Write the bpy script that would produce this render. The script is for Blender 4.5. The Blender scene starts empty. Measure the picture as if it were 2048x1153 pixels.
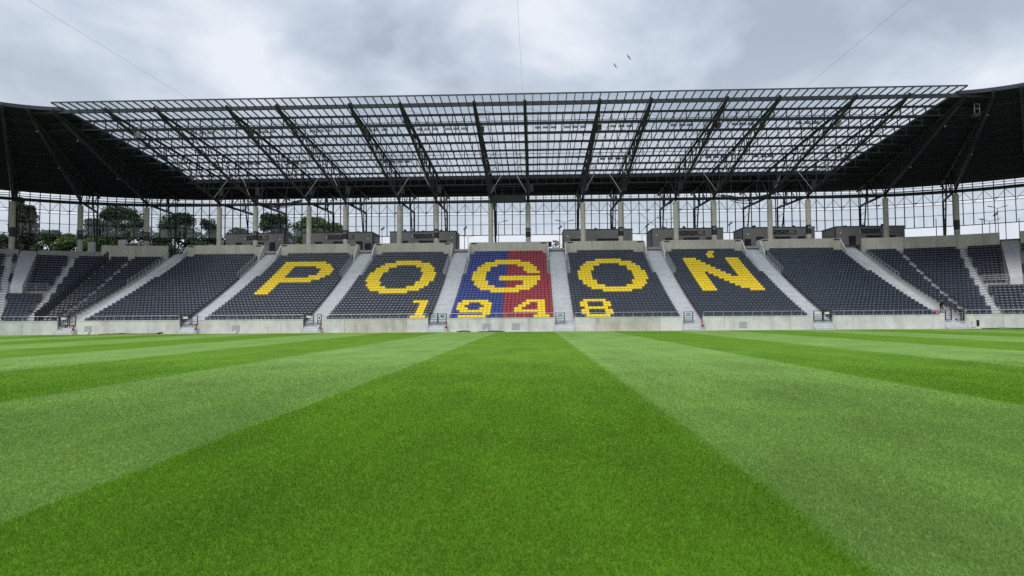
import bpy, math, random
import numpy as np
from mathutils import Vector, Matrix
random.seed(7); rng = np.random.default_rng(7)
sc = bpy.context.scene
COL = sc.collection
PI = math.pi
rad = math.radians

# ------------------------------------------------------------------ camera
F = 1340.0; EYE = 1.6
d_y = Vector((46, -59.5, -F)).normalized()
d_x = Vector((1, .0088, 0)); d_x.z = -(d_x.x*d_y.x + d_x.y*d_y.y)/d_y.z; d_x.normalize()
d_z = d_x.cross(d_y)
cam = bpy.data.cameras.new('camera'); camo = bpy.data.objects.new('camera', cam); COL.objects.link(camo)
cam.sensor_width = 36; cam.lens = 36*F/2048; cam.clip_start = .1; cam.clip_end = 6000
camo.matrix_world = Matrix.Translation((0, 0, EYE)) @ Matrix((d_x, d_y, d_z)).to_4x4()
sc.camera = camo

# ------------------------------------------------------------------ sky, sun, exposure
SUN_EL, SUN_AZ = 52, 205         # azimuth clockwise from +Y: behind the photographer
w = bpy.data.worlds.new('World'); sc.world = w; w.use_nodes = True
nt = w.node_tree; N = nt.nodes; L = nt.links
N.clear()
out = N.new('ShaderNodeOutputWorld')
sky = N.new('ShaderNodeTexSky'); sky.sky_type = 'NISHITA'; sky.sun_disc = False
sky.sun_elevation = rad(SUN_EL); sky.sun_rotation = rad(SUN_AZ)
b1 = N.new('ShaderNodeBackground'); b1.inputs[1].default_value = .1
L.new(sky.outputs[0], b1.inputs[0])
tc = N.new('ShaderNodeTexCoord'); sep = N.new('ShaderNodeSeparateXYZ'); L.new(tc.outputs['Generated'], sep.inputs[0])
mx = N.new('ShaderNodeMath'); mx.operation = 'MAXIMUM'; mx.inputs[1].default_value = 0; L.new(sep.outputs[2], mx.inputs[0])
ad = N.new('ShaderNodeMath'); ad.operation = 'ADD'; ad.inputs[1].default_value = .22; L.new(mx.outputs[0], ad.inputs[0])
dv = N.new('ShaderNodeVectorMath'); dv.operation = 'DIVIDE'; cb = N.new('ShaderNodeCombineXYZ')
for i in range(3): L.new(ad.outputs[0], cb.inputs[i])
L.new(tc.outputs['Generated'], dv.inputs[0]); L.new(cb.outputs[0], dv.inputs[1])
mp = N.new('ShaderNodeMapping'); mp.inputs['Location'].default_value = (3.1, 1.75, 0); mp.inputs['Scale'].default_value = (1, .8, .12)
L.new(dv.outputs[0], mp.inputs[0])
n1 = N.new('ShaderNodeTexNoise'); n1.inputs['Scale'].default_value = 2.3; n1.inputs['Detail'].default_value = 9; n1.inputs['Roughness'].default_value = .52; n1.inputs['Distortion'].default_value = .25
L.new(mp.outputs[0], n1.inputs['Vector'])
cr = N.new('ShaderNodeValToRGB'); e = cr.color_ramp.elements
e[0].position = .37; e[0].color = (.34, .40, .475, 1)
e[1].position = .64; e[1].color = (.68, .71, .765, 1)
m_ = cr.color_ramp.elements.new(.495); m_.color = (.475, .535, .62, 1)
L.new(n1.outputs[0], cr.inputs[0])
# paler towards the horizon, all the way round
hz = N.new('ShaderNodeMapRange'); hz.inputs['From Min'].default_value = .04; hz.inputs['From Max'].default_value = .36
hz.inputs['To Min'].default_value = .85; hz.inputs['To Max'].default_value = 0; L.new(mx.outputs[0], hz.inputs[0])
mixh = N.new('ShaderNodeMix'); mixh.data_type = 'RGBA'; L.new(hz.outputs[0], mixh.inputs[0]); L.new(cr.outputs[0], mixh.inputs[6]); mixh.inputs[7].default_value = (.645, .67, .715, 1)
b2 = N.new('ShaderNodeBackground'); b2.inputs[1].default_value = 1.0; L.new(mixh.outputs[2], b2.inputs[0])
ms = N.new('ShaderNodeMixShader'); ms.inputs[0].default_value = .94
L.new(b1.outputs[0], ms.inputs[1]); L.new(b2.outputs[0], ms.inputs[2]); L.new(ms.outputs[0], out.inputs[0])
sun = bpy.data.lights.new('sun', 'SUN'); sun.energy = 1.5; sun.angle = rad(25); sun.color = (1, .97, .92)
suno = bpy.data.objects.new('sun', sun); COL.objects.link(suno)
sd = Vector((math.sin(rad(SUN_AZ))*math.cos(rad(SUN_EL)), math.cos(rad(SUN_AZ))*math.cos(rad(SUN_EL)), math.sin(rad(SUN_EL))))
suno.rotation_euler = sd.to_track_quat('Z', 'Y').to_euler(); suno.location = (0, 0, 60)
sc.view_settings.view_transform = 'Standard'; sc.view_settings.look = 'None'
sc.view_settings.exposure = 0.35; sc.view_settings.gamma = 1; sc.view_settings.use_curve_mapping = False
sc.cycles.use_denoising = False; sc.cycles.denoiser = 'OPENIMAGEDENOISE'; sc.cycles.denoising_prefilter = 'ACCURATE'
sc.cycles.max_bounces = 8; sc.cycles.transparent_max_bounces = 24

# ------------------------------------------------------------------ materials
MATS = {}
def mat(name, col, rough=.7, var=.15, scale=2.0, metal=0.0, bump=0.0, stretch=(1, 1, 1), spec=.5, detail=5, var2=None):
    m = bpy.data.materials.new(name); m.use_nodes = True; n = m.node_tree.nodes; l = m.node_tree.links
    b = n['Principled BSDF']; b.inputs['Roughness'].default_value = rough; b.inputs['Metallic'].default_value = metal
    b.inputs['Specular IOR Level'].default_value = spec
    g = n.new('ShaderNodeNewGeometry'); mp = n.new('ShaderNodeMapping'); mp.inputs['Scale'].default_value = [scale*s for s in stretch]
    l.new(g.outputs['Position'], mp.inputs[0])
    t = n.new('ShaderNodeTexNoise'); t.inputs['Scale'].default_value = 1; t.inputs['Detail'].default_value = detail; l.new(mp.outputs[0], t.inputs['Vector'])
    r = n.new('ShaderNodeMapRange'); r.inputs['From Min'].default_value = .3; r.inputs['From Max'].default_value = .7
    r.inputs['To Min'].default_value = 1-var; r.inputs['To Max'].default_value = 1+var; l.new(t.outputs[0], r.inputs[0])
    v = n.new('ShaderNodeVectorMath'); v.operation = 'SCALE'; v.inputs[0].default_value = col; l.new(r.outputs[0], v.inputs['Scale'])
    last = v.outputs[0]
    if var2:      # broad stains with a shape of their own
        amt, s2, st2 = var2
        mp2 = n.new('ShaderNodeMapping'); mp2.inputs['Scale'].default_value = [s2*s for s in st2]; l.new(g.outputs['Position'], mp2.inputs[0])
        t2 = n.new('ShaderNodeTexNoise'); t2.inputs['Scale'].default_value = 1; t2.inputs['Detail'].default_value = 3; l.new(mp2.outputs[0], t2.inputs['Vector'])
        r2 = n.new('ShaderNodeMapRange'); r2.inputs['From Min'].default_value = .45; r2.inputs['From Max'].default_value = .65
        r2.inputs['To Min'].default_value = 1; r2.inputs['To Max'].default_value = 1-amt; l.new(t2.outputs[0], r2.inputs[0])
        v2 = n.new('ShaderNodeVectorMath'); v2.operation = 'SCALE'; l.new(last, v2.inputs[0]); l.new(r2.outputs[0], v2.inputs['Scale']); last = v2.outputs[0]
    l.new(last, b.inputs['Base Color'])
    if bump:
        bp = n.new('ShaderNodeBump'); bp.inputs['Strength'].default_value = bump; bp.inputs['Distance'].default_value = .02
        l.new(t.outputs[0], bp.inputs['Height']); l.new(bp.outputs[0], b.inputs['Normal'])
    MATS[name] = m
    return m
def glass_mat(name, tint, gloss=.06, rough=.08):
    m = bpy.data.materials.new(name); m.use_nodes = True; n = m.node_tree.nodes; l = m.node_tree.links; n.clear()
    o = n.new('ShaderNodeOutputMaterial'); t = n.new('ShaderNodeBsdfTransparent')
    g = n.new('ShaderNodeBsdfGlossy'); g.inputs['Roughness'].default_value = rough; g.inputs['Color'].default_value = (.9, .93, .96, 1)
    geo = n.new('ShaderNodeNewGeometry'); tx = n.new('ShaderNodeTexNoise'); tx.inputs['Scale'].default_value = .7; tx.inputs['Detail'].default_value = 4
    l.new(geo.outputs['Position'], tx.inputs['Vector'])
    r = n.new('ShaderNodeMapRange'); r.inputs['To Min'].default_value = .94; r.inputs['To Max'].default_value = 1.06; l.new(tx.outputs[0], r.inputs[0])
    v = n.new('ShaderNodeVectorMath'); v.operation = 'SCALE'; v.inputs[0].default_value = tint; l.new(r.outputs[0], v.inputs['Scale']); l.new(v.outputs[0], t.inputs['Color'])
    mi = n.new('ShaderNodeMixShader'); mi.inputs[0].default_value = gloss
    l.new(t.outputs[0], mi.inputs[1]); l.new(g.outputs[0], mi.inputs[2]); l.new(mi.outputs[0], o.inputs[0])
    MATS[name] = m
    return m
mat('concrete', (.665, .658, .655), .85, .10, 1.3, bump=.2, var2=(.16, .9, (1, 1, .25)))
mat('concrete_old', (.575, .55, .51), .85, .12, 2.2, bump=.2, stretch=(4, 4, .35), var2=(.25, .8, (1, 1, .5)))
mat('concrete_pale', (.70, .70, .68), .8, .06, 1.0, var2=(.12, 1.3, (1, 1, .4)))
mat('parapet', (.585, .555, .48), .85, .08, 1.1, stretch=(2.5, 2.5, .5), var2=(.15, .5, (1, 1, .3)))
mat('terrace', (.33, .33, .33), .85, .1, 1.5)
mat('stair', (.63, .64, .665), .8, .07, 1.2)
mat('column', (.63, .59, .515), .85, .08, 1.4, var2=(.12, .8, (1, 1, .3)))
mat('seat_dark', (.024, .032, .050), .34, .25, 1.7)
mat('seat_yellow', (.90, .64, .012), .42, .07, 1.7)
mat('seat_blue', (.020, .040, .20), .36, .12, 1.7)
mat('seat_red', (.28, .022, .036), .36, .12, 1.7)
for k_ in ('seat_dark', 'seat_yellow', 'seat_blue', 'seat_red'):
    b_ = MATS[k_].node_tree.nodes['Principled BSDF']; b_.inputs['Coat Weight'].default_value = {'seat_dark': .6, 'seat_yellow': .2}.get(k_, .3); b_.inputs['Coat Roughness'].default_value = .22
mat('steel_black', (.016, .019, .027), .5, .2, 1.0)
mat('steel_grey', (.042, .048, .062), .5, .2, 1.0)
mat('steel_pale', (.42, .40, .37), .5, .15, 1.0)
mat('galvanised', (.48, .50, .53), .42, .15, 3.0, metal=.35)
mat('roof_underside', (.010, .013, .024), .85, .3, .8, stretch=(3, .3, 1))
mat('fascia', (.030, .028, .060), .5, .2, .8)
mat('kiosk_wall', (.25, .243, .235), .8, .06, 1.5)
mat('kiosk_dark', (.012, .012, .014), .6, .3, 2.0)
mat('sign_dark', (.025, .028, .032), .5, .2, 2.0)
mat('sign_mark', (.55, .55, .55), .6, .3, 6.0)
mat('sign_maroon', (.055, .033, .033), .6, .3, 4.0)
mat('white', (.72, .72, .72), .6, .05, 2.0)
mat('red', (.48, .03, .04), .5, .1, 4.0)
mat('green', (.12, .45, .28), .5, .1, 4.0)
mat('rubber', (.012, .012, .012), .7, .3, 5.0)
mat('plate', (.40, .41, .44), .6, .08, 3.0)
mat('lamp_metal', (.085, .09, .10), .45, .2, 4.0)
mat('lens', (.22, .23, .24), .15, .1, 4.0)
mat('sand', (.45, .41, .27), .95, .2, 3.0)
mat('leaf', (.044, .078, .030), .6, .45, .5)
mat('leaf_bright', (.085, .150, .035), .6, .4, .5)
mat('leaf_brown', (.075, .075, .038), .6, .45, .5)
mat('bark', (.06, .05, .04), .9, .3, 2.0)
mat('ground', (.10, .12, .07), .95, .3, .05)
mat('skin', (.50, .32, .24), .6, .05, 8)
mat('cloth_black', (.012, .012, .014), .85, .2, 8)
mat('cloth_grey', (.05, .055, .07), .85, .2, 8)
mat('hair', (.03, .02, .015), .7, .2, 20)
mat('bag_red', (.42, .09, .12), .7, .15, 6)
mat('pink', (.55, .25, .27), .7, .15, 6)
mat('bird', (.02, .022, .026), .8, .2, 10)
glass_mat('roof_glass', (.885, .90, .91), .03)
glass_mat('facade_glass', (.905, .925, .94), .03)
STR0, STRW = -4.22, 6.37          # mown stripes: an edge and the width
def grass_mat(name, far):
    m = bpy.data.materials.new(name); m.use_nodes = True; n = m.node_tree.nodes; l = m.node_tree.links
    b = n['Principled BSDF']; b.inputs['Roughness'].default_value = .55 if not far else .8; b.inputs['Specular IOR Level'].default_value = .2 if not far else .12
    g = n.new('ShaderNodeNewGeometry'); s = n.new('ShaderNodeSeparateXYZ'); l.new(g.outputs['Position'], s.inputs[0])
    def math_(op, a, bb=None):
        k = n.new('ShaderNodeMath'); k.operation = op
        for i, q in enumerate((a, bb)):
            if q is None: continue
            if isinstance(q, (int, float)): k.inputs[i].default_value = q
            else: l.new(q, k.inputs[i])
        return k.outputs[0]
    def noise(sc_, det=4, rough=.55):
        mp = n.new('ShaderNodeMapping'); mp.inputs['Scale'].default_value = sc_; l.new(g.outputs['Position'], mp.inputs[0])
        t = n.new('ShaderNodeTexNoise'); t.inputs['Scale'].default_value = 1; t.inputs['Detail'].default_value = det; t.inputs['Roughness'].default_value = rough
        l.new(mp.outputs[0], t.inputs['Vector']); return t.outputs[0]
    wob = noise((.9, .35, .5), 5)
    x = math_('ADD', s.outputs[0], math_('MULTIPLY', math_('SUBTRACT', wob, .5), .30))
    q = math_('MODULO', math_('ADD', math_('DIVIDE', math_('SUBTRACT', x, STR0), STRW), 40), 2)      # 0..1 rich, 1..2 pale
    sm = n.new('ShaderNodeMapRange'); sm.inputs['From Min'].default_value = .985; sm.inputs['From Max'].default_value = 1.015; l.new(q, sm.inputs[0])
    sm2 = n.new('ShaderNodeMapRange'); sm2.inputs['From Min'].default_value = 1.985; sm2.inputs['From Max'].default_value = 2.0; l.new(q, sm2.inputs[0])
    pale = math_('SUBTRACT', sm.outputs[0], sm2.outputs[0])
    mix = n.new('ShaderNodeMix'); mix.data_type = 'RGBA'; l.new(pale, mix.inputs[0])
    mix.inputs[6].default_value = (.130, .282, .016, 1) if far else (.154, .326, .018, 1); mix.inputs[7].default_value = (.215, .375, .082, 1) if far else (.190, .335, .062, 1)  # light and dark of the blades' opposite lean, put into the stripe colours
    # broad tone drift, roller lines along the stripes, fine grain, a few yellow patches
    k1 = n.new('ShaderNodeMapRange'); k1.inputs['From Min'].default_value = .3; k1.inputs['From Max'].default_value = .7; k1.inputs['To Min'].default_value = .83; k1.inputs['To Max'].default_value = 1.17; l.new(noise((.45, .25, 1), 5), k1.inputs[0])
    k2 = n.new('ShaderNodeMapRange'); k2.inputs['From Min'].default_value = .35; k2.inputs['From Max'].default_value = .65; k2.inputs['To Min'].default_value = .955; k2.inputs['To Max'].default_value = 1.045; l.new(noise((2.2, .02, 1), 2), k2.inputs[0])
    k3 = n.new('ShaderNodeMapRange'); k3.inputs['From Min'].default_value = .3; k3.inputs['From Max'].default_value = .7
    k3.inputs['To Min'].default_value = .72 if far else .5; k3.inputs['To Max'].default_value = 1.28 if far else 1.42
    l.new(noise((14, 7, 14), 6, .7) if far else noise((45, 45, 12), 3, .6), k3.inputs[0])
    mul = math_('MULTIPLY', math_('MULTIPLY', k1.outputs[0], k2.outputs[0]), k3.outputs[0])
    v = n.new('ShaderNodeVectorMath'); v.operation = 'SCALE'; l.new(mix.outputs[2], v.inputs[0]); l.new(mul, v.inputs['Scale'])
    yp = n.new('ShaderNodeMapRange'); yp.inputs['From Min'].default_value = .63; yp.inputs['From Max'].default_value = .76; yp.inputs['To Max'].default_value = .6; l.new(noise((.8, 1.1, 1), 4), yp.inputs[0])
    mix2 = n.new('ShaderNodeMix'); mix2.data_type = 'RGBA'; l.new(yp.outputs[0], mix2.inputs[0]); l.new(v.outputs[0], mix2.inputs[6]); mix2.inputs[7].default_value = (.22, .30, .03, 1)
    l.new(mix2.outputs[2], b.inputs['Base Color'])
    if far:
        bp = n.new('ShaderNodeBump'); bp.inputs['Strength'].default_value = .6; bp.inputs['Distance'].default_value = .05
        l.new(noise((22, 22, 22), 6, .7), bp.inputs['Height']); l.new(bp.outputs[0], b.inputs['Normal'])
    else:
        tr = n.new('ShaderNodeBsdfTranslucent'); l.new(mix2.outputs[2], tr.inputs['Color'])
        mi = n.new('ShaderNodeMixShader'); mi.inputs[0].default_value = .4
        o = n['Material Output']; l.new(b.outputs[0], mi.inputs[1]); l.new(tr.outputs[0], mi.inputs[2]); l.new(mi.outputs[0], o.inputs[0])
    MATS[name] = m
grass_mat('turf', True); grass_mat('blade', False)

# ------------------------------------------------------------------ helpers
def tag(o, label=None, cat=None, group=None, kind=None):
    if label: o['label'] = label
    if cat: o['category'] = cat
    if group: o['group'] = group
    if kind: o['kind'] = kind
    return o
def empty(name, loc, label=None, cat=None, group=None):
    o = bpy.data.objects.new(name, None); COL.objects.link(o); o.location = loc; o.empty_display_size = .3
    return tag(o, label, cat, group)
def wloc(p):
    v = Vector((0, 0, 0))
    while p is not None: v = v + p.location; p = p.parent
    return v
class MB:
    """collects shapes given in world coordinates"""
    def __init__(s): s.v = []; s.f = []
    def add(s, vs, fs):
        b = len(s.v); s.v += [tuple(p) for p in vs]; s.f += [tuple(i+b for i in f) for f in fs]; return s
    def box(s, x0, x1, y0, y1, z0, z1):
        return s.add([(x0, y0, z0), (x1, y0, z0), (x1, y1, z0), (x0, y1, z0), (x0, y0, z1), (x1, y0, z1), (x1, y1, z1), (x0, y1, z1)],
                     [(3, 2, 1, 0), (4, 5, 6, 7), (0, 1, 5, 4), (1, 2, 6, 5), (2, 3, 7, 6), (3, 0, 4, 7)])
    def bar(s, p, q, w, h=None, n=4, w2=None):
        """prism or tube from p to q; n=4 gives a rectangular bar w by h"""
        p = Vector(p); q = Vector(q); d = (q-p)
        if d.length < 1e-6: return s
        d.normalize(); up = Vector((0, 0, 1)) if abs(d.z) < .95 else Vector((0, 1, 0))
        a = d.cross(up).normalized(); b = a.cross(d).normalized(); h = h or w
        if n == 4: offs = [(-w/2, -h/2), (w/2, -h/2), (w/2, h/2), (-w/2, h/2)]
        else: offs = [(w/2*math.cos(2*PI*i/n), w/2*math.sin(2*PI*i/n)) for i in range(n)]
        k = 1 if w2 is None else w2/w
        vs = [p+a*x+b*y for x, y in offs] + [q+a*x*k+b*y*k for x, y in offs]
        fs = [(i, (i+1) % n, n+(i+1) % n, n+i) for i in range(n)] + [tuple(range(n))[::-1], tuple(range(n, 2*n))]
        return s.add(vs, fs)
    def path(s, pts, w, n=6):
        for i in range(len(pts)-1): s.bar(pts[i], pts[i+1], w, n=n)
        return s
    def mesh(s, name, m, base=(0, 0, 0), smooth=False):
        me = bpy.data.meshes.new(name); b = Vector(base)
        me.from_pydata([tuple(Vector(p)-b) for p in s.v], [], s.f); me.materials.append(MATS[m])
        if smooth: me.polygons.foreach_set('use_smooth', [True]*len(me.polygons))
        return me
    def build(s, name, m, parent=None, smooth=False, base=None):
        b = wloc(parent) if parent else Vector(base or (0, 0, 0))
        o = bpy.data.objects.new(name, s.mesh(name, m, b, smooth)); COL.objects.link(o)
        if parent: o.parent = parent
        else: o.location = b
        return o
def put(name, me, loc, parent=None, rotz=0):
    """one more object on shared mesh data, at a world position"""
    o = bpy.data.objects.new(name, me); COL.objects.link(o)
    if parent: o.parent = parent; o.location = Vector(loc)-wloc(parent)
    else: o.location = loc
    o.rotation_euler = (0, 0, rotz)
    return o
def text(name, s, size, m, loc, parent, rotz=0):
    c = bpy.data.curves.new(name, 'FONT'); c.body = s; c.size = size; c.extrude = .008; c.align_x = 'CENTER'; c.resolution_u = 2
    t = bpy.data.objects.new(name, c); COL.objects.link(t)
    dg = bpy.context.evaluated_depsgraph_get(); me = bpy.data.meshes.new_from_object(t.evaluated_get(dg))
    bpy.data.objects.remove(t); bpy.data.curves.remove(c)
    me.transform(Matrix.Rotation(PI/2, 4, 'X')); me.materials.clear(); me.materials.append(MATS[m])
    return put(name, me, loc, parent, rotz)
def inv(px, py, Y):
    """pixel of the photograph -> point on the plane at depth Y"""
    R = camo.matrix_world.to_3x3(); d = R @ Vector((px-1024, -(py-576.5), -F)); t = Y/d.y
    return Vector((d.x*t, Y, EYE+d.z*t))

# ------------------------------------------------------------------ layout numbers
XC, PITCHB = -3.97, 14.78            # middle of the stand, width of a seating block with its aisle
WALL = 78.0                          # front wall
NK, ROW, SEATW = 28, .85, .475
YC, R0 = 66.5, 11.5                  # centre and radius of the rounded corners
CX = {-1: XC-3.5*PITCHB, 1: XC+3.5*PITCHB}
def zs(k): return 1.98+.31*k+.0022*k*(k-1)      # top of a seat back
def tread(k): return zs(k)-.80
def y_tread(k): return WALL+.80+ROW*k
CONC = 12.3                          # concourse floor
def zroof(Y): return 27.2-.07*(Y-78.4)
def cpt(side, deg, rho, z):
    a = rad(deg); return (CX[side]+side*rho*math.sin(a), YC+rho*math.cos(a), z)
BN = ['the tree end block', 'the P block', 'the P-side O block', 'the G block', 'the N-side O block', 'the N block', 'the lamp end block']
AN = ['beside the tree end corner', 'between tree end block and P', 'between P and O', 'between the one and nine', 'between the four and eight', 'between O and N', 'between N and lamp end block', 'beside the lamp end corner']
ORDW = ['first', 'second', 'third', 'fourth', 'fifth', 'sixth', 'seventh', 'eighth', 'ninth', 'tenth', 'eleventh', 'twelfth', 'thirteenth', 'fourteenth', 'fifteenth', 'sixteenth', 'seventeenth', 'eighteenth', 'nineteenth', 'twentieth']
ORDW += ['twenty-'+q for q in ORDW[:9]]
bc = [XC+PITCHB*(j-3) for j in range(7)]
ac = [XC+PITCHB*(j-3.5) for j in range(8)]
HW = 13*SEATW                        # half width of a block

# ------------------------------------------------------------------ ground
def grid(name, x0, x1, y0, y1, z, m, kind='structure'):
    o = MB().add([(x0, y0, z), (x1, y0, z), (x1, y1, z), (x0, y1, z)], [(0, 1, 2, 3)]).build(name, m); return tag(o, kind=kind)
grid('ground', -1500, 1500, -1200, 1800, -.12, 'ground')
grid('pitch', -62, 54, -30, WALL-.85, 0, 'turf')
o = MB().box(-75, 67, WALL-.85, WALL+.3, -.1, .012).build('sand_strip', 'sand'); tag(o, kind='structure')
# ------------------------------------------------------------------ grass blades near the photographer (uncountable: one object)
def make_grass():
    P = []; H = []; W = []
    yy = np.linspace(3.6, 30, 2000)
    dens = 9000*np.minimum(1, (yy/5)**-1.75)*np.clip((30-yy)/20, 0, 1)**1.3        # thins out smoothly into the plain turf
    cum = np.cumsum(dens*1.9*yy); n = int(cum[-1]*(yy[1]-yy[0])); y = np.interp(rng.random(n), cum/cum[-1], yy)
    x = rng.uniform(-.98, .92, n)*y
    P.append(np.stack([x, y], 1)); H.append(.031*rng.uniform(.55, 1.25, n)*np.clip(1.15-y/60, .6, 1)); W.append(np.maximum(.0042, .0009*y)*rng.uniform(.7, 1.3, n))
    P = np.concatenate(P); H = np.concatenate(H); W = np.concatenate(W); n = len(P)
    ok = (P[:, 0] > -61) & (P[:, 0] < 53); P = P[ok]; H = H[ok]; W = W[ok]; n = len(P)
    a = rng.uniform(0, 2*PI, n); lean = np.abs(rng.normal(0, .55, n))+.1; la = rng.uniform(0, 2*PI, n)
    pale = (np.floor((P[:, 0]-STR0)/STRW) % 2) == 1
    push = np.where(pale, .55, -.2)                   # the roller lays pale stripes away, rich stripes towards us
    V = np.zeros((n, 3, 3), np.float32)
    ox = np.cos(a)*W/2; oy = np.sin(a)*W/2
    V[:, 0, 0] = P[:, 0]-ox; V[:, 0, 1] = P[:, 1]-oy; V[:, 0, 2] = -.002
    V[:, 1, 0] = P[:, 0]+ox; V[:, 1, 1] = P[:, 1]+oy; V[:, 1, 2] = -.002
    V[:, 2, 0] = P[:, 0]+np.cos(la)*lean*H; V[:, 2, 1] = P[:, 1]+np.sin(la)*lean*H+push*H; V[:, 2, 2] = H
    me = bpy.data.meshes.new('grass'); me.vertices.add(3*n); me.vertices.foreach_set('co', V.ravel())
    me.loops.add(3*n); me.loops.foreach_set('vertex_index', np.arange(3*n, dtype=np.int32))
    me.polygons.add(n); me.polygons.foreach_set('loop_start', np.arange(0, 3*n, 3, dtype=np.int32))
    me.update(calc_edges=True); me.materials.append(MATS['blade'])
    o = bpy.data.objects.new('grass', me); COL.objects.link(o)
    tag(o, 'short mown grass blades of the striped pitch', 'grass', kind='stuff')
    return n
make_grass()

# ------------------------------------------------------------------ the grandstand (terraces, stairs, concourse)
gs = empty('grandstand', (XC, WALL, 0), 'stepped concrete grandstand with light grey stairs and a rear concourse', 'grandstand')
def profile_steps():
    pts = [(WALL+.26, -.1), (WALL+.26, tread(0))]
    for k in range(NK):
        y = y_tread(k)
        if k: pts += [(y, tread(k-1)), (y, tread(k))]
    y = y_tread(NK); pts += [(y, tread(NK-1)), (y, -.1)]
    return pts
def profile_stairs():
    pts = [(WALL-.60, -.1), (WALL-.60, .197)]; z = .197
    for i in range(5): y = WALL-.60+.28*(i+1); pts += [(y, z), (y, z+.197)]; z += .197
    for k in range(NK):
        y = y_tread(k); 
        if k: pts += [(y, z), (y, tread(k))]
        z = tread(k)
        h = (tread(k)+tread(k+1))/2
        pts += [(y+ROW/2, z), (y+ROW/2, h)]; z = h
    y = y_tread(NK); pts += [(y, z), (y, tread(NK))]; z = tread(NK)
    for i in range(4):
        y += .42; z2 = tread(NK)+(CONC-tread(NK))*(i+1)/4; pts += [(y, z), (y, z2)]; z = z2
    pts += [(y+.6, z), (y+.6, -.1)]
    return pts
def extrude(prof, x0, x1):
    mb = MB(); n = len(prof)
    mb.add([(x0, y, z) for y, z in prof]+[(x1, y, z) for y, z in prof], [(i, n+i, n+(i+1) % n, (i+1) % n) for i in range(n)])
    # side cheeks as strips down to the ground, so that no face is a huge n-gon
    for x in (x0, x1):
        b = len(mb.v)
        for y, z in prof: mb.v += [(x, y, z), (x, y, -.1)]
        for i in range(n-1): mb.f.append((b+2*i, b+2*i+1, b+2*i+3, b+2*i+2))
    return mb
def nosing(prof):
    q = [prof[0]]                    # a projecting lip on every step, so that each casts its own shadow line
    for (y0, z0), (y1, z1) in zip(prof, prof[1:]):
        if abs(y1-y0) < 1e-6 and .06 < z1-z0 < .5: q += [(y1, z1-.05), (y1-.035, z1-.05), (y1-.035, z1)]
        else: q.append((y1, z1))
    return q
ps, pst = profile_steps(), nosing(profile_stairs())
for j in range(7): extrude(ps, bc[j]-HW-.05, bc[j]+HW+.05).build('terrace', 'terrace', gs)
for j in range(8): extrude(pst, ac[j]-(PITCHB/2-HW)+.052, ac[j]+(PITCHB/2-HW)-.052).build('stair', 'stair', gs)
def corner_terrace(side):
    a0, a1, st = 0, 84, 2
    prof = [(y-YC, z) for y, z in ps]; n = len(prof); mb = MB(); angs = [a0+st*i for i in range(int((a1-a0)/st)+1)]
    for a in angs:
        for r, z in prof:
            p = cpt(side, a, r, z)
            if a == 0: p = (p[0]+side*1.18, p[1], p[2])
            mb.v.append(p)
    for i in range(len(angs)-1):
        for q in range(n-1): mb.f.append((i*n+q, i*n+q+1, (i+1)*n+q+1, (i+1)*n+q))
    mb.build('terrace', 'terrace', gs)
    b = MB()            # narrow stairs of the corner, laid on the terrace
    return mb
for s in (-1, 1): corner_terrace(s)
def corner_stair(side, deg, w, k0=0, k1=27):
    mb = MB(); a = rad(deg)
    for k in range(k0, k1):
        rho = y_tread(k)-YC
        for h, (r0, r1) in ((.004, (rho, rho+ROW/2)), ((tread(k+1)-tread(k))/2, (rho+ROW/2, rho+ROW+.01))):
            z0, z1 = tread(k)-.02, tread(k)+h
            c = []
            for r, t in ((r0, -w/2), (r0, w/2), (r1, w/2), (r1, -w/2)):
                c.append((CX[side]+side*(r*math.sin(a)+t*math.cos(a)), YC+r*math.cos(a)-t*math.sin(a)))
            mb.add([(x, y, z0) for x, y in c]+[(x, y, z1) for x, y in c], [(3, 2, 1, 0), (4, 5, 6, 7), (0, 1, 5, 4), (1, 2, 6, 5), (2, 3, 7, 6), (3, 0, 4, 7)])
    mb.build('stair', 'stair', gs)
CST = {-1: [(10.6, .40), (23.4, .70), (36.3, .75), (52, 1.0), (68, 1.0)], 1: [(10.6, .38), (23.4, .75), (36.3, .75), (52, 1.0), (68, 1.0)]}
VOM = (31.2, 34.4)
for s in (-1, 1):
    for d, w_ in CST[s]: corner_stair(s, d, w_)
    # broad upper ramp of the corner, ending over the lower rows
    mb = MB(); k0 = 12
    r0, r1 = y_tread(k0)-YC-.02, y_tread(NK)-YC+1.2
    q = []
    for r, z in ((r0, tread(k0)+1.05), (r1, CONC)):
        for d in VOM: q.append(cpt(s, d, r, z))
    lo = [(x, y, tread(k0)-.05) for x, y, z in q]
    mb.add(q+lo, [(0, 1, 3, 2), (0, 4, 5, 1), (1, 5, 7, 3), (3, 7, 6, 2), (2, 6, 4, 0)]); mb.build('ramp', 'stair', gs)
MB().box(CX[-1]+1.3, CX[1]-1.3, y_tread(NK)+.36, 123.5, CONC-.35, CONC-.003).build('concourse_floor', 'terrace', gs)
for s in (-1, 1):
    mb = MB(); angs = range(0, 84, 3); r0, r1 = y_tread(NK)-YC+.36, 57
    for a in angs:
        for r in (r0, r1):
            p = cpt(s, a, r, CONC-.006); mb.v.append((p[0]-s*1.25 if a == 0 else p[0], p[1], p[2]))
    for i in range(len(angs)-1): mb.f.append((2*i, 2*i+1, 2*i+3, 2*i+2))
    mb.build('concourse_floor', 'terrace', gs)

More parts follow.
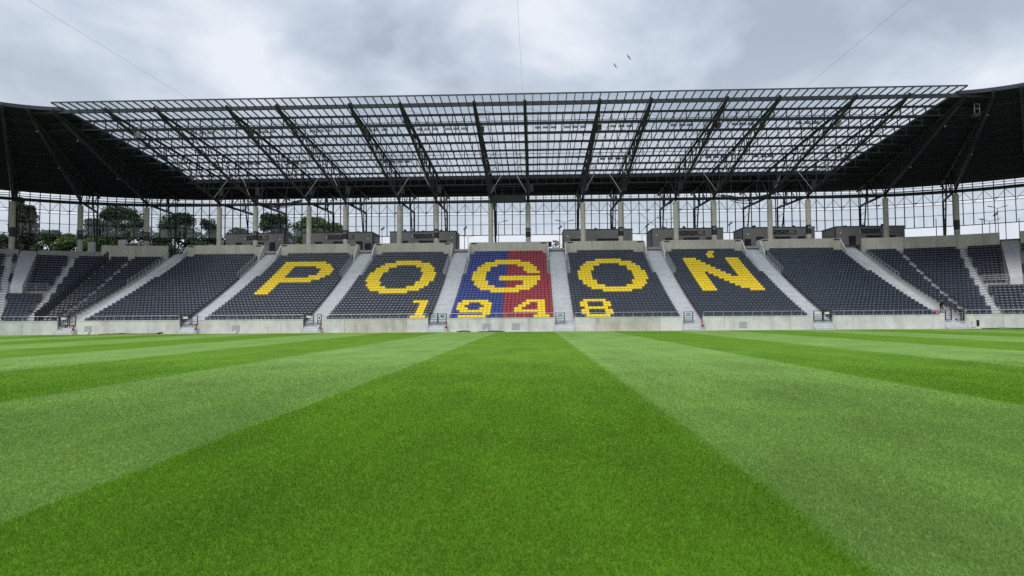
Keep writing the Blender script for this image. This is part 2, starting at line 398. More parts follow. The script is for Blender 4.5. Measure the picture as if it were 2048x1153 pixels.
# ------------------------------------------------------------------ front walls with their panels
GH = 1.13      # half width of a stair opening
wall_top = 1.64
def wall_panels(parent, x0, x1, cuts, mats, plates=()):
    xs = [x0]+[x0+(x1-x0)*c for c in cuts]+[x1]
    for i in range(len(xs)-1):
        dz = .006*((i*7) % 3); dyy = .004*((i*5) % 3)
        MB().box(xs[i]+.012, xs[i+1]-.012, WALL+dyy, WALL+.25, 0, wall_top-.1-dz).build('wall_panel', mats[i % len(mats)], parent)
    MB().box(x0, x1, WALL-.03, WALL+.255, wall_top-.1, wall_top).build('coping', 'concrete', parent)
    for px, lamp in plates:
        MB().box(px-.45, px+.45, WALL-.035, WALL-.002, .28, .98).build('cover_plate', 'plate', parent)
        if lamp: MB().box(px-.18, px+.20, WALL-.30, WALL-.05, .06, .30).build('ground_light', 'white', parent)
W_CUTS = [([.18, .70], ['concrete_pale', 'concrete', 'concrete'], [(-53.1, 1)]),
          ([.30, .79], ['concrete', 'concrete', 'concrete'], [(-35.3, 1)]),
          ([.21, .80], ['concrete', 'concrete_old', 'concrete'], []),
          ([.19, .76], ['concrete', 'concrete', 'concrete'], [(-5.65, 1), (-2.25, 0)]),
          ([.20, .79], ['concrete', 'concrete_old', 'concrete_pale'], []),
          ([.20, .79], ['concrete_pale', 'concrete', 'concrete'], [(23.9, 0)]),
          ([.18, .66, .9], ['concrete', 'concrete', 'concrete', 'concrete'], [])]
for j in range(7):
    t = empty('front_wall', (bc[j], WALL, 0), 'low concrete front wall beneath '+BN[j], 'wall', 'front walls of the stand')
    wall_panels(t, ac[j]+GH, ac[j+1]-GH, *W_CUTS[j])
    r = empty('front_railing', (bc[j], WALL+.1, wall_top), 'thin galvanised railing on the front wall beneath '+BN[j], 'railing', 'railings on the front wall')
    x0, x1 = ac[j]+GH+.1, ac[j+1]-GH-.1
    MB().bar((x0, WALL+.1, 2.16), (x1, WALL+.1, 2.16), .045, n=6).build('top_rail', 'galvanised', r)
    post = MB().bar((0, 0, 0), (0, 0, .51), .04, n=6).mesh('post', 'galvanised')
    for i in range(12): put('post', post, (x0+.05+(x1-x0-.1)*i/11, WALL+.1, wall_top), r)
for s in (-1, 1):
    e_ = 'the tree end corner' if s < 0 else 'the lamp end corner'
    p0 = cpt(s, 8, R0, 0)
    t = empty('front_wall', p0, 'curved concrete front wall round '+e_, 'wall', 'front walls of the stand')
    r = empty('front_railing', cpt(s, 8, R0, wall_top), 'curved galvanised railing on the front wall at '+e_, 'railing', 'railings on the front wall')
    for i, (a0, a1) in enumerate(((5.6, 24), (24, 45), (45, 64), (64, 84))):
        mb = MB(); cp = MB(); rl = []; n = 7
        for q in range(n):
            a = a0+.06+(a1-a0-.12)*q/(n-1)
            for rr, z in ((R0, 0), (R0, wall_top-.1), (R0+.25, wall_top-.1), (R0+.25, 0)): mb.v.append(cpt(s, a, rr, z))
            aa = a0+(a1-a0)*q/(n-1)
            for rr, z in ((R0-.03, wall_top-.1), (R0-.03, wall_top), (R0+.255, wall_top), (R0+.255, wall_top-.1)): cp.v.append(cpt(s, aa, rr, z))
            rl.append(cpt(s, aa, R0+.1, 2.16))
        for B in (mb, cp):
            for q in range(n-1):
                for c in range(4): B.f.append((q*4+c, q*4+(c+1) % 4, q*4+4+(c+1) % 4, q*4+4+c))
            B.f += [(0, 1, 2, 3), tuple(4*(n-1)+c for c in (3, 2, 1, 0))]
        mb.build('wall_panel', 'concrete', t); cp.build('coping', 'concrete', t)
        MB().path(rl, .045).build('top_rail', 'galvanised', r)
        for q in range(6):
            p = cpt(s, a0+.3+(a1-a0-.6)*q/5, R0+.1, wall_top); put('post', post, p, r)
    if s > 0:
        p = cpt(s, 11.5, R0-.015, 0)
        o = MB().box(p[0]-.62, p[0]-.1, p[1]-.03, p[1]+.05, .22, .92).build('niche_frame', 'concrete_pale', t)
        MB().box(p[0]-.1, p[0]+.5, p[1]-.035, p[1]+.05, .3, .98).build('niche', 'kiosk_dark', t)

# ------------------------------------------------------------------ gates at the foot of the stairs
G_LEAF = {0: [(-1, .05), (.2, 1)], 1: [(-1, .1), (.25, 1)], 2: [(-1, .1), (.55, 1)], 3: [(-1, 0), (0, 1)], 4: [(-1, .05)], 5: [(-1, .05)], 6: [(-1, .0), (.05, .9)], 7: [(-1, -.3), (.7, 1.05)]}
def gate(j):
    x = ac[j]; y = WALL+.12
    t = empty('stair_gate', (x, y, 1.1), 'black barred steel gate at the foot of the stairs '+AN[j], 'gate', 'gates of the stand stairs')
    for a, b in G_LEAF[j]:
        x0, x1 = x+a*1.02, x+b*1.02
        fr = MB()
        for xx in (x0+.03, x1-.03): fr.bar((xx, y, 1.02), (xx, y, 2.18), .085)
        fr.bar((x0+.06, y, 2.155), (x1-.06, y, 2.155), .05); fr.bar((x0+.06, y, 1.06), (x1-.06, y, 1.06), .06)
        fr.build('frame', 'steel_black', t)
        for z in (1.27, 1.48, 1.72): MB().bar((x0+.06, y, z), (x1-.06, y, z), .05).build('bar', 'steel_black', t)
        if b-a > .8:
            MB().box((x0+x1)/2-.26, (x0+x1)/2+.26, y-.06, y-.03, 1.78, 2.02).build('sign', 'green' if j in (3, 4, 5) else 'white', t)
    if j == 3: MB().box(x+.42, x+.68, y-.06, y-.03, 1.76, 2.02).build('sign', 'sign_dark', t); MB().box(x+.5, x+.6, y-.07, y-.062, 1.84, 1.94).build('sign_mark', 'white', t)
    if j == 2: MB().box(x+.62, x+.95, y-.06, y-.03, 1.5, 2.05).build('sign', 'white', t); MB().box(x+.72, x+.86, y-.07, y-.062, 1.62, 1.9).build('sign_mark', 'sign_dark', t)
    # bare side cheek and sloping handrail
    sg = 1 if j < 4 else -1
    MB().path([(x-sg*1.2, WALL-.45, .1), (x-sg*1.2, WALL-.45, .95), (x-sg*1.12, WALL+.05, 1.85)], .035).build('handrail', 'galvanised', t)
for j in range(8): gate(j)
for j, nm in ((0, 'tree end corner'), (1, 'plain dark block'), (2, 'letter P'), (3, 'digit nine'), (5, 'accented N')):
    x = ac[j]+1.0; y = WALL-.32
    t = empty('fire_extinguisher', (x, y, 0), 'red fire extinguisher with dark stand beside the stairs by the '+nm, 'extinguisher', 'fire extinguishers by the stairs')
    c = MB().bar((x, y, .62), (x, y, .98), .26, n=10); c.bar((x, y, .98), (x, y, 1.04), .26, n=10, w2=.10); c.build('cylinder', 'red', t)
    MB().bar((x, y, 1.04), (x, y, 1.16), .07, n=6).build('valve', 'rubber', t)
    MB().box(x-.06, x+.06, y-.150, y-.133, .74, .9).build('label_patch', 'white', t)
    st = MB(); st.bar((x-.28, y, 0), (x-.03, y, .62), .06); st.bar((x+.1, y, 0), (x+.06, y, .62), .06); st.box(x-.14, x+.14, y-.12, y+.12, .58, .62)
    st.build('stand', 'steel_black', t)
# hoses lying at the foot of the wall
for i, (pts, nm) in enumerate((([(-51.5, 0), (-50.5, .03), (-49.5, .05), (-48.6, .09), (-47.9, .04), (-46.5, .02), (-44.6, .03), (-44.2, .16), (-43.8, .14), (-44.4, .05)], 'black hose with a raised loop lying below the plain dark block'),
                               ([(-9.1, .03), (-8.7, .08), (-8.3, .12), (-7.9, .10), (-7.5, .04)], 'black hose heap at the wall below digit nine'),
                               ([(-6.6, .02), (-5.6, .03), (-4.9, .09), (-4.4, .08), (-3.6, .03)], 'black hose beside the white lamp below the G'),
                               ([(52.6, .02), (53.6, .03), (54.4, .06), (55.4, .04), (56.6, .03)], 'black hose lying beside the niche of the corner wall'))):
    if i == 3:
        P3 = [cpt(1, 13+5*q, R0-.4, z+.02) for q, (x, z) in enumerate(pts)]
    else: P3 = [(x, WALL-.45-.06*math.sin(q*2.1), z+.02) for q, (x, z) in enumerate(pts)]
    mb = MB().path(P3, .09, 8)
    if i < 3: mb.path([(p[0]+.1, p[1]-.14, max(.03, p[2]-.05)) for p in P3], .08, 8)
    o = mb.build('hose', 'rubber', base=P3[0]); tag(o, nm, 'hose', 'hoses along the wall')

# ------------------------------------------------------------------ parapets behind the top row
def plate(parent, x, y, z): MB().box(x-.42, x+.42, y-.03, y-.002, z-.09, z+.09).build('vent_plate', 'sign_dark', parent)
YP = y_tread(NK)+.02
for j in range(7):
    t = empty('parapet', (bc[j], YP, tread(27)), 'concrete parapet wall behind the top row above '+BN[j], 'wall', 'parapets behind the top row')
    hw = 5.95
    for i, (a, b) in enumerate(((-1, -.34), (-.34, .30), (.30, 1))):
        MB().box(bc[j]+hw*a+.01, bc[j]+hw*b-.01, YP+.004*i, YP+.3, tread(27)-.05, 13.28).build('wall_panel', 'parapet', t)
    for s in (-1, 1): plate(t, bc[j]+s*5.35, YP, 13.1)
    for s in (-1, 1):            # sloping cheeks beside the stair heads
        x = bc[j]+s*6.05; mb = MB()
        pr = [(YP-1.75, tread(25)), (YP-1.75, tread(25)+.95), (YP+.3, 13.2), (YP+1.6, 13.2), (YP+1.6, tread(25))]
        n = len(pr); mb.add([(x-.08, y, z) for y, z in pr]+[(x+.08, y, z) for y, z in pr], [tuple(range(n)), tuple(range(n, 2*n))[::-1]]+[(i, n+i, n+(i+1) % n, (i+1) % n) for i in range(n)])
        mb.build('cheek', 'concrete', t)
for s in (-1, 1):
    e_ = 'the tree end corner' if s < 0 else 'the lamp end corner'
    t = empty('parapet', cpt(s, 10, 36.2, tread(27)), 'curved concrete parapet behind the top row of '+e_, 'wall', 'parapets behind the top row')
    rr = YP-YC
    segs = [(2.6, 10.2, 13.28), (10.2, 18, 13.28), (18, 31, 12.25), (34.6, 50, 12.25), (50, 70, 12.25)] if s < 0 else [(2.6, 12, 13.28), (12, 22.8, 13.28), (22.8, 31.0, 13.28), (34.6, 46, 13.28), (46, 70, 13.28)]
    for a0, a1, zt in segs:
        mb = MB(); n = 6
        for q in range(n):
            a = a0+.05+(a1-a0-.1)*q/(n-1)
            for r_, z in ((rr, tread(26)), (rr, zt), (rr+.3, zt), (rr+.3, tread(26))): mb.v.append(cpt(s, a, r_, z))
        for q in range(n-1):
            for c in range(4): mb.f.append((q*4+c, q*4+(c+1) % 4, q*4+4+(c+1) % 4, q*4+4+c))
        mb.f += [(0, 1, 2, 3), tuple(4*(n-1)+c for c in (3, 2, 1, 0))]
        mb.build('wall_panel', 'parapet' if zt > 13 else 'terrace', t)

# ------------------------------------------------------------------ handrails up the aisles
hp = MB().bar((0, 0, 0), (0, 0, 1.02), .045, n=6).mesh('post', 'galvanised')
for j in range(8):
    for s in (-1, 1):
        jb = j-1 if s < 0 else j
        if 0 <= jb < 7: x = bc[jb]-s*(-1)*0 + (bc[jb]+HW-SEATW+.12 if s < 0 else bc[jb]-HW+SEATW-.12) - bc[jb]
        else: continue
        t = empty('aisle_handrail', (x, y_tread(18), tread(18)), 'galvanised upper stair handrail on the %s side of %s' % ('lamp' if s < 0 else 'tree', BN[jb]), 'handrail', 'handrails of the upper stairs')
        pts = []
        for k in range(18, NK):
            y = y_tread(k)+.25; put('post', hp, (x, y, tread(k)), t); pts.append((x, y, tread(k)+1.02))
            if k < 25: put('post', hp, (x, y+.30, tread(k)), t)
        MB().path(pts, .05).build('rail', 'galvanised', t)
for s in (-1, 1):      # outer sides of the two end aisles, at the corners
    t = empty('aisle_handrail', (CX[s]+s*1.25, y_tread(14), tread(14)), 'galvanised handrail between the end stairs and the '+('tree' if s < 0 else 'lamp post')+' end corner seats', 'handrail', 'handrails of the upper stairs')
    pts = []
    for k in range(15, NK):
        p = (CX[s]+s*1.28, y_tread(k)+.25, tread(k)); put('post', hp, p, t); pts.append((p[0], p[1], p[2]+1.02))
        put('post', hp, (p[0], p[1]+.28, p[2]), t)
    MB().path(pts, .05).build('rail', 'galvanised', t)
# the dark fence up the tree-end corner, and the short rails in front of the corner's upper rows
t = empty('corner_fence', cpt(-1, 17, y_tread(0)-YC, tread(0)), 'tall black barred fence climbing the tree end corner seats', 'fence')
fp = MB().bar((0, 0, 0), (0, 0, 1.5), .16, n=4).mesh('fence_panel', 'steel_black')
pts = []
for k in range(0, 27):
    d = 19.5-(k/26)*3.5; p = cpt(-1, d, y_tread(k)-YC+.4, tread(k)); put('fence_panel', fp, p, t, rad(d)); pts.append((p[0], p[1], p[2]+1.5))
    p = cpt(-1, d, y_tread(k)-YC+.75, tread(k)); put('fence_panel', fp, p, t, rad(d))
MB().path(pts, .06).build('top_rail', 'steel_black', t)
for s in (-1, 1):
    t = empty('row_railing', cpt(s, 28, y_tread(13)-YC, tread(13)), 'white two bar railing in front of the upper corner seats at the '+('tree' if s < 0 else 'lamp post')+' end', 'railing', 'railings inside the corners')
    for zz in (.45, .75, 1.05): MB().path([cpt(s, 24.5+i*1.1, y_tread(13)-YC+.05, tread(13)+zz) for i in range(7)], .05).build('rail', 'galvanised', t)
    for i in range(3): put('post', hp, cpt(s, 24.5+i*3.3, y_tread(13)-YC+.05, tread(13)), t)
    o = MB().path([cpt(s, 37.3+i*2.2, y_tread(13)-YC+.05, tread(13)+.2) for i in range(7)], .5, 4).build('low_wall', 'concrete', base=cpt(s, 40, y_tread(13)-YC, tread(13)))
    tag(o, 'low pale wall in front of the upper side seats at the '+('tree' if s < 0 else 'lamp post')+' end', 'wall')

# ------------------------------------------------------------------ seats
def seat_mesh():
    """a tip-up shell: curved leaning back, folded pan with a rounded lip; origin on the tread under its front"""
    v = []; f = []
    xs = [-.2372, -.12, .12, .2372]; fw = [-.007, 0, 0, -.007]
    prof = [(.075, .40), (.01, .61), (.025, .64), (.14, .80), (.17, .80), (.105, .40)]
    n = len(prof)
    for i, x in enumerate(xs):
        for (y, z) in prof: v.append((x, y+fw[i], z-(.006 if i in (0, 3) and z > .7 else 0)-(.015 if i in (0, 3) and .5 < z < .65 else 0)))
    for i in range(3):
        for q in range(n): f.append((i*n+q, (i+1)*n+q, (i+1)*n+(q+1) % n, i*n+(q+1) % n))
    f += [tuple(range(n))[::-1], tuple(range(3*n, 4*n))]
    b = len(v)
    prof2 = [(.045, .37), (.0, .42), (-.05, .575), (-.02, .60), (.06, .44)]; m = len(prof2)
    for i, x in enumerate((-.225, 0, .225)):
        for (y, z) in prof2: v.append((x, y-(.025 if i == 1 else 0), z))
    for i in range(2):
        for q in range(m): f.append((b+i*m+q, b+(i+1)*m+q, b+(i+1)*m+(q+1) % m, b+i*m+(q+1) % m))
    f += [tuple(b+q for q in range(m))[::-1], tuple(b+2*m+q for q in range(m))]
    b = len(v)                # bracket down to the riser
    for x in (-.03, .03):
        for y, z in ((.03, .0), (.09, .0), (.09, .42), (.03, .42)): v.append((x, y, z))
    f += [(b, b+4, b+5, b+1), (b+1, b+5, b+6, b+2), (b+2, b+6, b+7, b+3), (b+3, b+7, b+4, b), (b, b+1, b+2, b+3), (b+7, b+6, b+5, b+4)]
    return np.array(v), f
SV, SF = seat_mesh()
def ring():
    R = {4: [(-4, 4)], 5: [(-7, 7)], 6: [(-8, -3), (3, 8)], 15: [(-8, -3), (3, 8)], 16: [(-7, 7)], 17: [(-4, 4)]}
    for r in (7, 8, 13, 14): R[r] = [(-9, -5), (5, 9)]
    for r in (9, 10, 11, 12): R[r] = [(-10, -6), (6, 10)]
    return R
G = ring(); G[10] = [(-10, -6)]; G[11] = [(-10, -6), (-2, 10)]; G[12] = [(-10, -6), (-2, 10)]
nine = {21: [(-11, -4)], 22: [(-12, -9), (-6, -3)], 23: [(-12, -10), (-5, -3)], 24: [(-12, -9), (-6, -3)], 25: [(-11, -3)], 26: [(-5, -3)], 27: [(-11, -4)]}
four = {21: [(6, 11)], 22: [(5, 7), (9, 11)], 23: [(4, 6), (9, 11)], 24: [(3, 5), (9, 11)], 25: [(3, 11)], 26: [(9, 11)], 27: [(8, 12)]}
one = {21: [(7, 11)], 27: [(8, 12)]}; one.update({r: [(9, 11)] for r in range(22, 27)})
eight = {r: [(-11, -9), (-5, -3)] for r in (22, 23, 25, 26)}; eight.update({r: [(-10, -4)] for r in (21, 24, 27)})
a = -8
Pl = {4: [(a, a+13)], 5: [(a, a+15)], 6: [(a, a+4), (a+11, a+16)], 7: [(a, a+4), (a+13, a+17)], 8: [(a, a+4), (a+13, a+17)], 9: [(a, a+4), (a+13, a+17)],
      10: [(a, a+4), (a+11, a+16)], 11: [(a, a+15)], 12: [(a, a+13)]}; Pl.update({r: [(a, a+4)] for r in range(13, 18)})
Nl = {1: [(a+9, a+11)], 2: [(a+8, a+10)], 3: [(a+8, a+10)]}
for r in range(4, 18):
    runs = [(a, a+4), (a+13, a+17)]
    if r < 12: runs.append((a if r < 10 else a+r-5, a+r if r < 12 else a+13))
    if r >= 12: runs.append((a+r-5 if r < 17 else a+13, a+13))
    Nl[r] = runs
MARKS = {1: [(Pl, 'letter P')], 2: [(ring(), 'O above digit one'), (one, 'digit one')], 3: [(G, 'letter G'), (nine, 'digit nine'), (four, 'digit four')], 4: [(ring(), 'O above digit eight'), (eight, 'digit eight')], 5: [(Nl, 'accented N')]}
SEATS = []        # (material, x, y, z, rot, row, label)
for j in range(7):
    for k in range(NK):
        r = 27-k
        lo, hi = (-13, 13) if k < 18 else ((-12, 12) if k < 27 else {3: (-11, 11), 4: (-9, 9)}.get(j, (-10, 10)))
        for i in range(lo, hi):
            m, lab = 'seat_dark', None
            if j == 3: m = 'seat_blue' if i < 0 else 'seat_red'
            for D, nm in MARKS.get(j, []):
                if any(p <= i < q for p, q in D.get(r, [])): m, lab = 'seat_yellow', nm
            SEATS.append((m, bc[j]+(i+.5)*SEATW, y_tread(k)+.60, tread(k), 0, k, lab, j, i-lo))
for s in (-1, 1):
    cuts = [(d, w_/2-.05) for d, w_ in CST[s]]+([(17.7, .35)] if s < 0 else [])
    for k in range(27):
        rho = y_tread(k)-YC+.60; a0 = 1.75/rho; a1 = rad(80); n = int((a1-a0)*rho/SEATW)
        for i in range(n):
            an = a0+(i+.5)*SEATW/rho; dg_ = math.degrees(an)
            cc = list(cuts)
            if s < 0: cc[-1] = (19.5-(k/26)*3.5, .35)
            if any(abs(an-rad(d))*rho < w2+.22 for d, w2 in cc): continue
            if k >= 12 and VOM[0]-.5 < dg_ < VOM[1]+.5: continue
            if k in (11, 12) and 24 < dg_ < 50: continue
            p = cpt(s, dg_, rho, tread(k)); SEATS.append(('seat_dark', p[0], p[1], p[2], -s*an, k, None, 7 if s < 0 else 8, min(i, 27)))
def seats():
    words = {'seat_dark': 'dark grey', 'seat_yellow': 'yellow', 'seat_blue': 'blue', 'seat_red': 'red'}
    for m, wd in words.items():
        lst = [q for q in SEATS if q[0] == m]
        lst.sort(key=lambda q: q[1]**2+q[2]**2)
        me = bpy.data.meshes.new('seat'); me.from_pydata(SV.tolist(), [], SF); me.materials.append(MATS[m]); me.polygons.foreach_set('use_smooth', [True]*len(me.polygons))
        for q in lst[:300]:
            o = put(wd.replace(' ', '_')+'_seat', me, q[1:4], None, q[4]+random.uniform(-.012, .012))
            place = '%s row up, %s from tree-side stairs' % (ORDW[q[5]], ORDW[q[8]])
            where = 'in the '+q[6] if q[6] else 'in '+(BN+['the tree end corner', 'the lamp end corner'])[q[7]]
            tag(o, '%s seat %s, %s' % (wd, where, place), 'seat', wd+' plastic seats in the rows')
        rest = lst[300:]
        if not rest: continue
        n = len(rest); A = np.array([q[1:5] for q in rest]); c, s_ = np.cos(A[:, 3]), np.sin(A[:, 3])
        V = np.empty((n, len(SV), 3)); jit = rng.uniform(-.006, .006, (n, 1))
        V[:, :, 0] = A[:, None, 0]+SV[None, :, 0]*c[:, None]-SV[None, :, 1]*s_[:, None]
        V[:, :, 1] = A[:, None, 1]+SV[None, :, 0]*s_[:, None]+SV[None, :, 1]*c[:, None]
        V[:, :, 2] = A[:, None, 2]+SV[None, :, 2]+jit
        nv = len(SV); lens = np.array([len(f) for f in SF], np.int32); idx = np.concatenate([np.array(f) for f in SF])
        me2 = bpy.data.meshes.new('seats'); me2.vertices.add(n*nv); me2.vertices.foreach_set('co', V.ravel())
        LI = (idx[None, :]+(np.arange(n)*nv)[:, None]).ravel().astype(np.int32); me2.loops.add(len(LI)); me2.loops.foreach_set('vertex_index', LI)
        LT = np.tile(lens, n); me2.polygons.add(len(LT)); me2.polygons.foreach_set('loop_start', (np.cumsum(LT)-LT).astype(np.int32))
        me2.update(calc_edges=True); me2.materials.append(MATS[m])
        o = bpy.data.objects.new(wd.replace(' ', '_')+'_seats', me2); COL.objects.link(o)
        tag(o, 'the remaining '+wd+' plastic seats filling the stand rows', 'seats', kind='stuff')
seats()

# ------------------------------------------------------------------ columns with sector signs
TRX = [c+s*3.0 for c in bc for s in (-1, 1)]
YCOL = 107.0; COLTOP = 19.95
shaft = MB().bar((0, 0, 0), (0, 0, COLTOP-CONC), .80, n=20).mesh('shaft', 'column', smooth=False)
cap = MB().bar((0, 0, 0), (0, 0, .4), .34, n=10).mesh('bearing', 'steel_black')
band = MB().bar((0, 0, 0), (0, 0, 1.45), .84, n=20).mesh('sign_band', 'sign_dark')
def column(x, y, rz, label, sign=None):
    t = empty('roof_column', (x, y, CONC), label, 'column', 'concrete columns carrying the roof')
    put('shaft', shaft, (x, y, CONC), t, rz); put('bearing', cap, (x, y, COLTOP), t)
    if sign is not None:
        b = put('sign_band', band, (x, y, 14.5), t, rz)
        if sign: text('sign_text', sign, .52, 'sign_mark', (x+math.sin(rz)*.44, y-math.cos(rz)*.44, 15.35), b, rz)
for i, x in enumerate(TRX):
    j = i//2
    if i % 2: column(x, YCOL, 0, 'round concrete column with a dark A%d sign band above %s' % (j+2, BN[j]), 'A%d' % (j+2))
    else: column(x, YCOL, 0, 'plain round concrete column on the tree side above %s' % BN[j])
CANG = [10.4, 23.9, 36.3, 49, 62]
csign = {-1: ['A1', '07', '', None, None], 1: [None, '', None, None, None]}
for s in (-1, 1):
    for i, d in enumerate(CANG):
        p = cpt(s, d, YCOL-YC, CONC); e_ = 'tree' if s < 0 else 'lamp post'
        sg = csign[s][i]
        column(p[0], p[1], -s*rad(d), '%s concrete column of the %s end corner, %s from the glass roof%s' % ('banded' if sg is not None else 'plain', e_.replace(' post', ''), ORDW[i], ', sign '+sg if sg else ''), sg)

# ------------------------------------------------------------------ roof trusses
def seg_pt(prof, t):
    for (y0, z0), (y1, z1) in zip(prof, prof[1:]):
        if y0 <= t <= y1: return z0+(z1-z0)*(t-y0)/(y1-y0)
    return prof[-1][1]
LOW = [(77.6, 27.05), (79.9, 26.25), (107.0, 20.62)]
TAIL = [(107.0, 20.55), (120.3, 20.85)]
def truss(fn, name_label, corner=False):
    """fn(Y, z, lateral) -> world point"""
    t = empty('roof_truss', fn(107, 20.4, 0), name_label, 'truss', 'steel trusses of the roof')
    top = lambda Y: zroof(Y)-.42
    MB().bar(fn(77.6, top(77.6), 0), fn(122, top(122), 0), .34, n=10).build('top_chord', 'steel_black', t, True)
    for (a_, b_) in zip(LOW, LOW[1:]): MB().bar(fn(a_[0], a_[1], 0), fn(b_[0], b_[1], 0), .40, n=10).build('bottom_chord', 'steel_black', t, True)
    MB().bar(fn(*TAIL[0], 0), fn(*TAIL[1], 0), .38, n=10).build('tail_chord', 'steel_black', t, True)
    Ys = [82.5, 86.8, 91.0, 95.2, 99.4, 103.4, 107.0]
    for i, Y in enumerate(Ys):
        MB().bar(fn(Y, seg_pt(LOW, Y), 0), fn(Y, top(Y), 0), .16, n=8).build('web_post', 'steel_black', t)
        if i: 
            Y0 = Ys[i-1]; MB().bar(fn(Y0, top(Y0), 0), fn(Y, seg_pt(LOW, Y), 0), .15, n=8).build('web_diagonal', 'steel_black', t)
    for Y0, Y1 in ((107, 111.4), (111.4, 115.8), (115.8, 120.2)):
        MB().bar(fn(Y0, seg_pt(TAIL, Y0), 0), fn(Y1, top(Y1), 0), .17, n=8).build('web_diagonal', 'steel_black', t)
        MB().bar(fn(Y1, seg_pt(TAIL, Y1), 0), fn(Y1, top(Y1), 0), .17, n=8).build('web_post', 'steel_black', t)
    MB().bar(fn(120.3, CONC, 0), fn(120.3, 20.9, 0), .32, n=8).build('rear_post', 'steel_black', t)
    MB().bar(fn(119.5, CONC, 0), fn(115.9, top(115.9), 0), .24, n=8).build('raking_post', 'steel_black', t)
    for z in (14.6, 17.2, 19.0): MB().bar(fn(120.3, z, 0), fn(119.0-(z-14)*.25, z+.5, 0), .09, n=6).build('lacing', 'steel_black', t)
    # cable ladder and light coloured cross braces to the purlins
    if not corner:
        for Y in (92.8, 98.0, 104.9):
            z0 = seg_pt(LOW, Y)
            for s in (1,): MB().bar(fn(Y, z0, 0), fn(Y+1.2, zroof(Y+1.2)-.95, 1.75*(1 if name_label.count('its tree') else -1)), .11, n=6).build('brace', 'steel_pale', t)
        MB().bar(fn(80, 26.25-.32, .26), fn(106.6, 20.7-.32, .26), .07, .05).build('cable_tray', 'steel_grey', t)
        q = fn(106.2, 21.9, .62); MB().box(q[0]-.28, q[0]+.28, q[1]-.2, q[1]+.2, q[2]-.2, q[2]+1.0).build('junction_box', 'steel_grey', t)
    return t
for i, x in enumerate(TRX):
    truss(lambda Y, z, l, x=x: (x+l, Y, z), 'black tubular roof truss over %s, on its %s side' % (BN[i//2], 'tree' if i % 2 == 0 else 'lamp'))
for s in (-1, 1):
    for i, d in enumerate(CANG):
        truss(lambda Y, z, l, d=d, s=s: cpt(s, d, Y-YC, z), 'black roof truss of the %s end corner, %s from the glass roof' % ('tree' if s < 0 else 'lamp', ORDW[i]), True)
# purlin trusses
PY = [78.4+3.545*i for i in range(10)]
ORD = ['front edge', 'second', 'third', 'fourth', 'fifth', 'sixth', 'seventh', 'eighth', 'ninth', 'tenth']
GX0, GX1 = XC-53.1, XC+53.1
pmesh = MB().bar((0, 0, -1.2), (0, 0, -.1), .11, n=4).mesh('purlin_post', 'steel_black')
for i, Y in enumerate(PY):
    z = zroof(Y)
    t = empty('purlin', (XC, Y, z), ('deep steel beam along the front edge of the glass roof' if i == 0 else 'latticed steel purlin under the glass roof, %s from the pitch side' % ORD[i]), 'beam', 'purlins of the glass roof')
    ex = 4.5
    if i == 0:
        MB().box(GX0-ex, GX1+ex, Y-.14, Y+.14, z-.42, z+.02).build('beam', 'steel_grey', t)
    else:
        MB().bar((GX0-ex, Y, z-.08), (GX1+ex, Y, z-.08), .18, .26).build('top_chord', 'steel_black', t)
        MB().bar((GX0-ex, Y, z-1.2), (GX1+ex, Y, z-1.2), .15, .17).build('bottom_chord', 'steel_black', t)
        n = int((GX1-GX0)/1.5)
        for q in range(n+1): put('purlin_post', pmesh, (GX0+(GX1-GX0)*q/n, Y, z), t)
        for x in TRX:
            for sg in (-1, 1): MB().bar((x, Y, z-.15), (x+sg*2.6, Y, z-1.15), .022).build('tie_rod', 'steel_black', t)
            if i % 3 == 1: MB().bar((x-2.2, Y-3.4, zroof(Y-3.4)), (x+2.2, Y, z), .02).build('tie_rod', 'steel_black', t)
# glass roof
gr = empty('glass_roof', (XC, 78.4, zroof(78.4)), 'sloping clear glass roof with dark glazing bars over the seats', 'roof')
nb = 108; dxp = (GX1-GX0)/nb
sl = Vector((0, 1, -.07)).normalized()
bm = MB().bar((0, 76.4, zroof(76.4)+.13), (0, 110.4, zroof(110.4)+.13), .085, .15).mesh('glazing_bar', 'steel_black')
for i in range(nb+1): put('glazing_bar', bm, (GX0+dxp*i, 0, 0), gr)
MB().bar((GX0, 76.36, zroof(76.36)+.13), (GX1, 76.36, zroof(76.36)+.13), .08, .16).build('edge_bar', 'steel_grey', gr)
YE = [76.42]+[y for y in PY]; YE[-1] = 110.36
cells = []
for q in range(len(YE)-1):
    y0, y1 = YE[q]+.02, YE[q+1]-.02
    mb = MB(); zz = .225
    for yy, dz in ((y0, 0), (y1, 0)): mb.v += [(-dxp/2+.03, yy, zroof(yy)+zz), (dxp/2-.03, yy, zroof(yy)+zz)]
    mb.v += [(x, y, z+.014) for x, y, z in mb.v[:4]]
    mb.f = [(0, 2, 3, 1), (4, 5, 7, 6), (0, 1, 5, 4), (1, 3, 7, 5), (3, 2, 6, 7), (2, 0, 4, 6)]
    cells.append((mb, mb.mesh('glass_panel', 'roof_glass') if q < 3 else None))
rest = MB(); cnt = 0
for q, (mb, me) in enumerate(cells):
    order = sorted(range(nb), key=lambda i: abs(GX0+dxp*(i+.5)))
    for i in order:
        x = GX0+dxp*(i+.5)
        if me is not None and cnt < 300: put('glass_panel', me, (x, 0, 0), gr); cnt += 1
        else: rest.add([(vx+x, vy, vz) for vx, vy, vz in mb.v], mb.f)
o = rest.build('glass_panels', 'roof_glass', gr); o['kind'] = 'stuff'
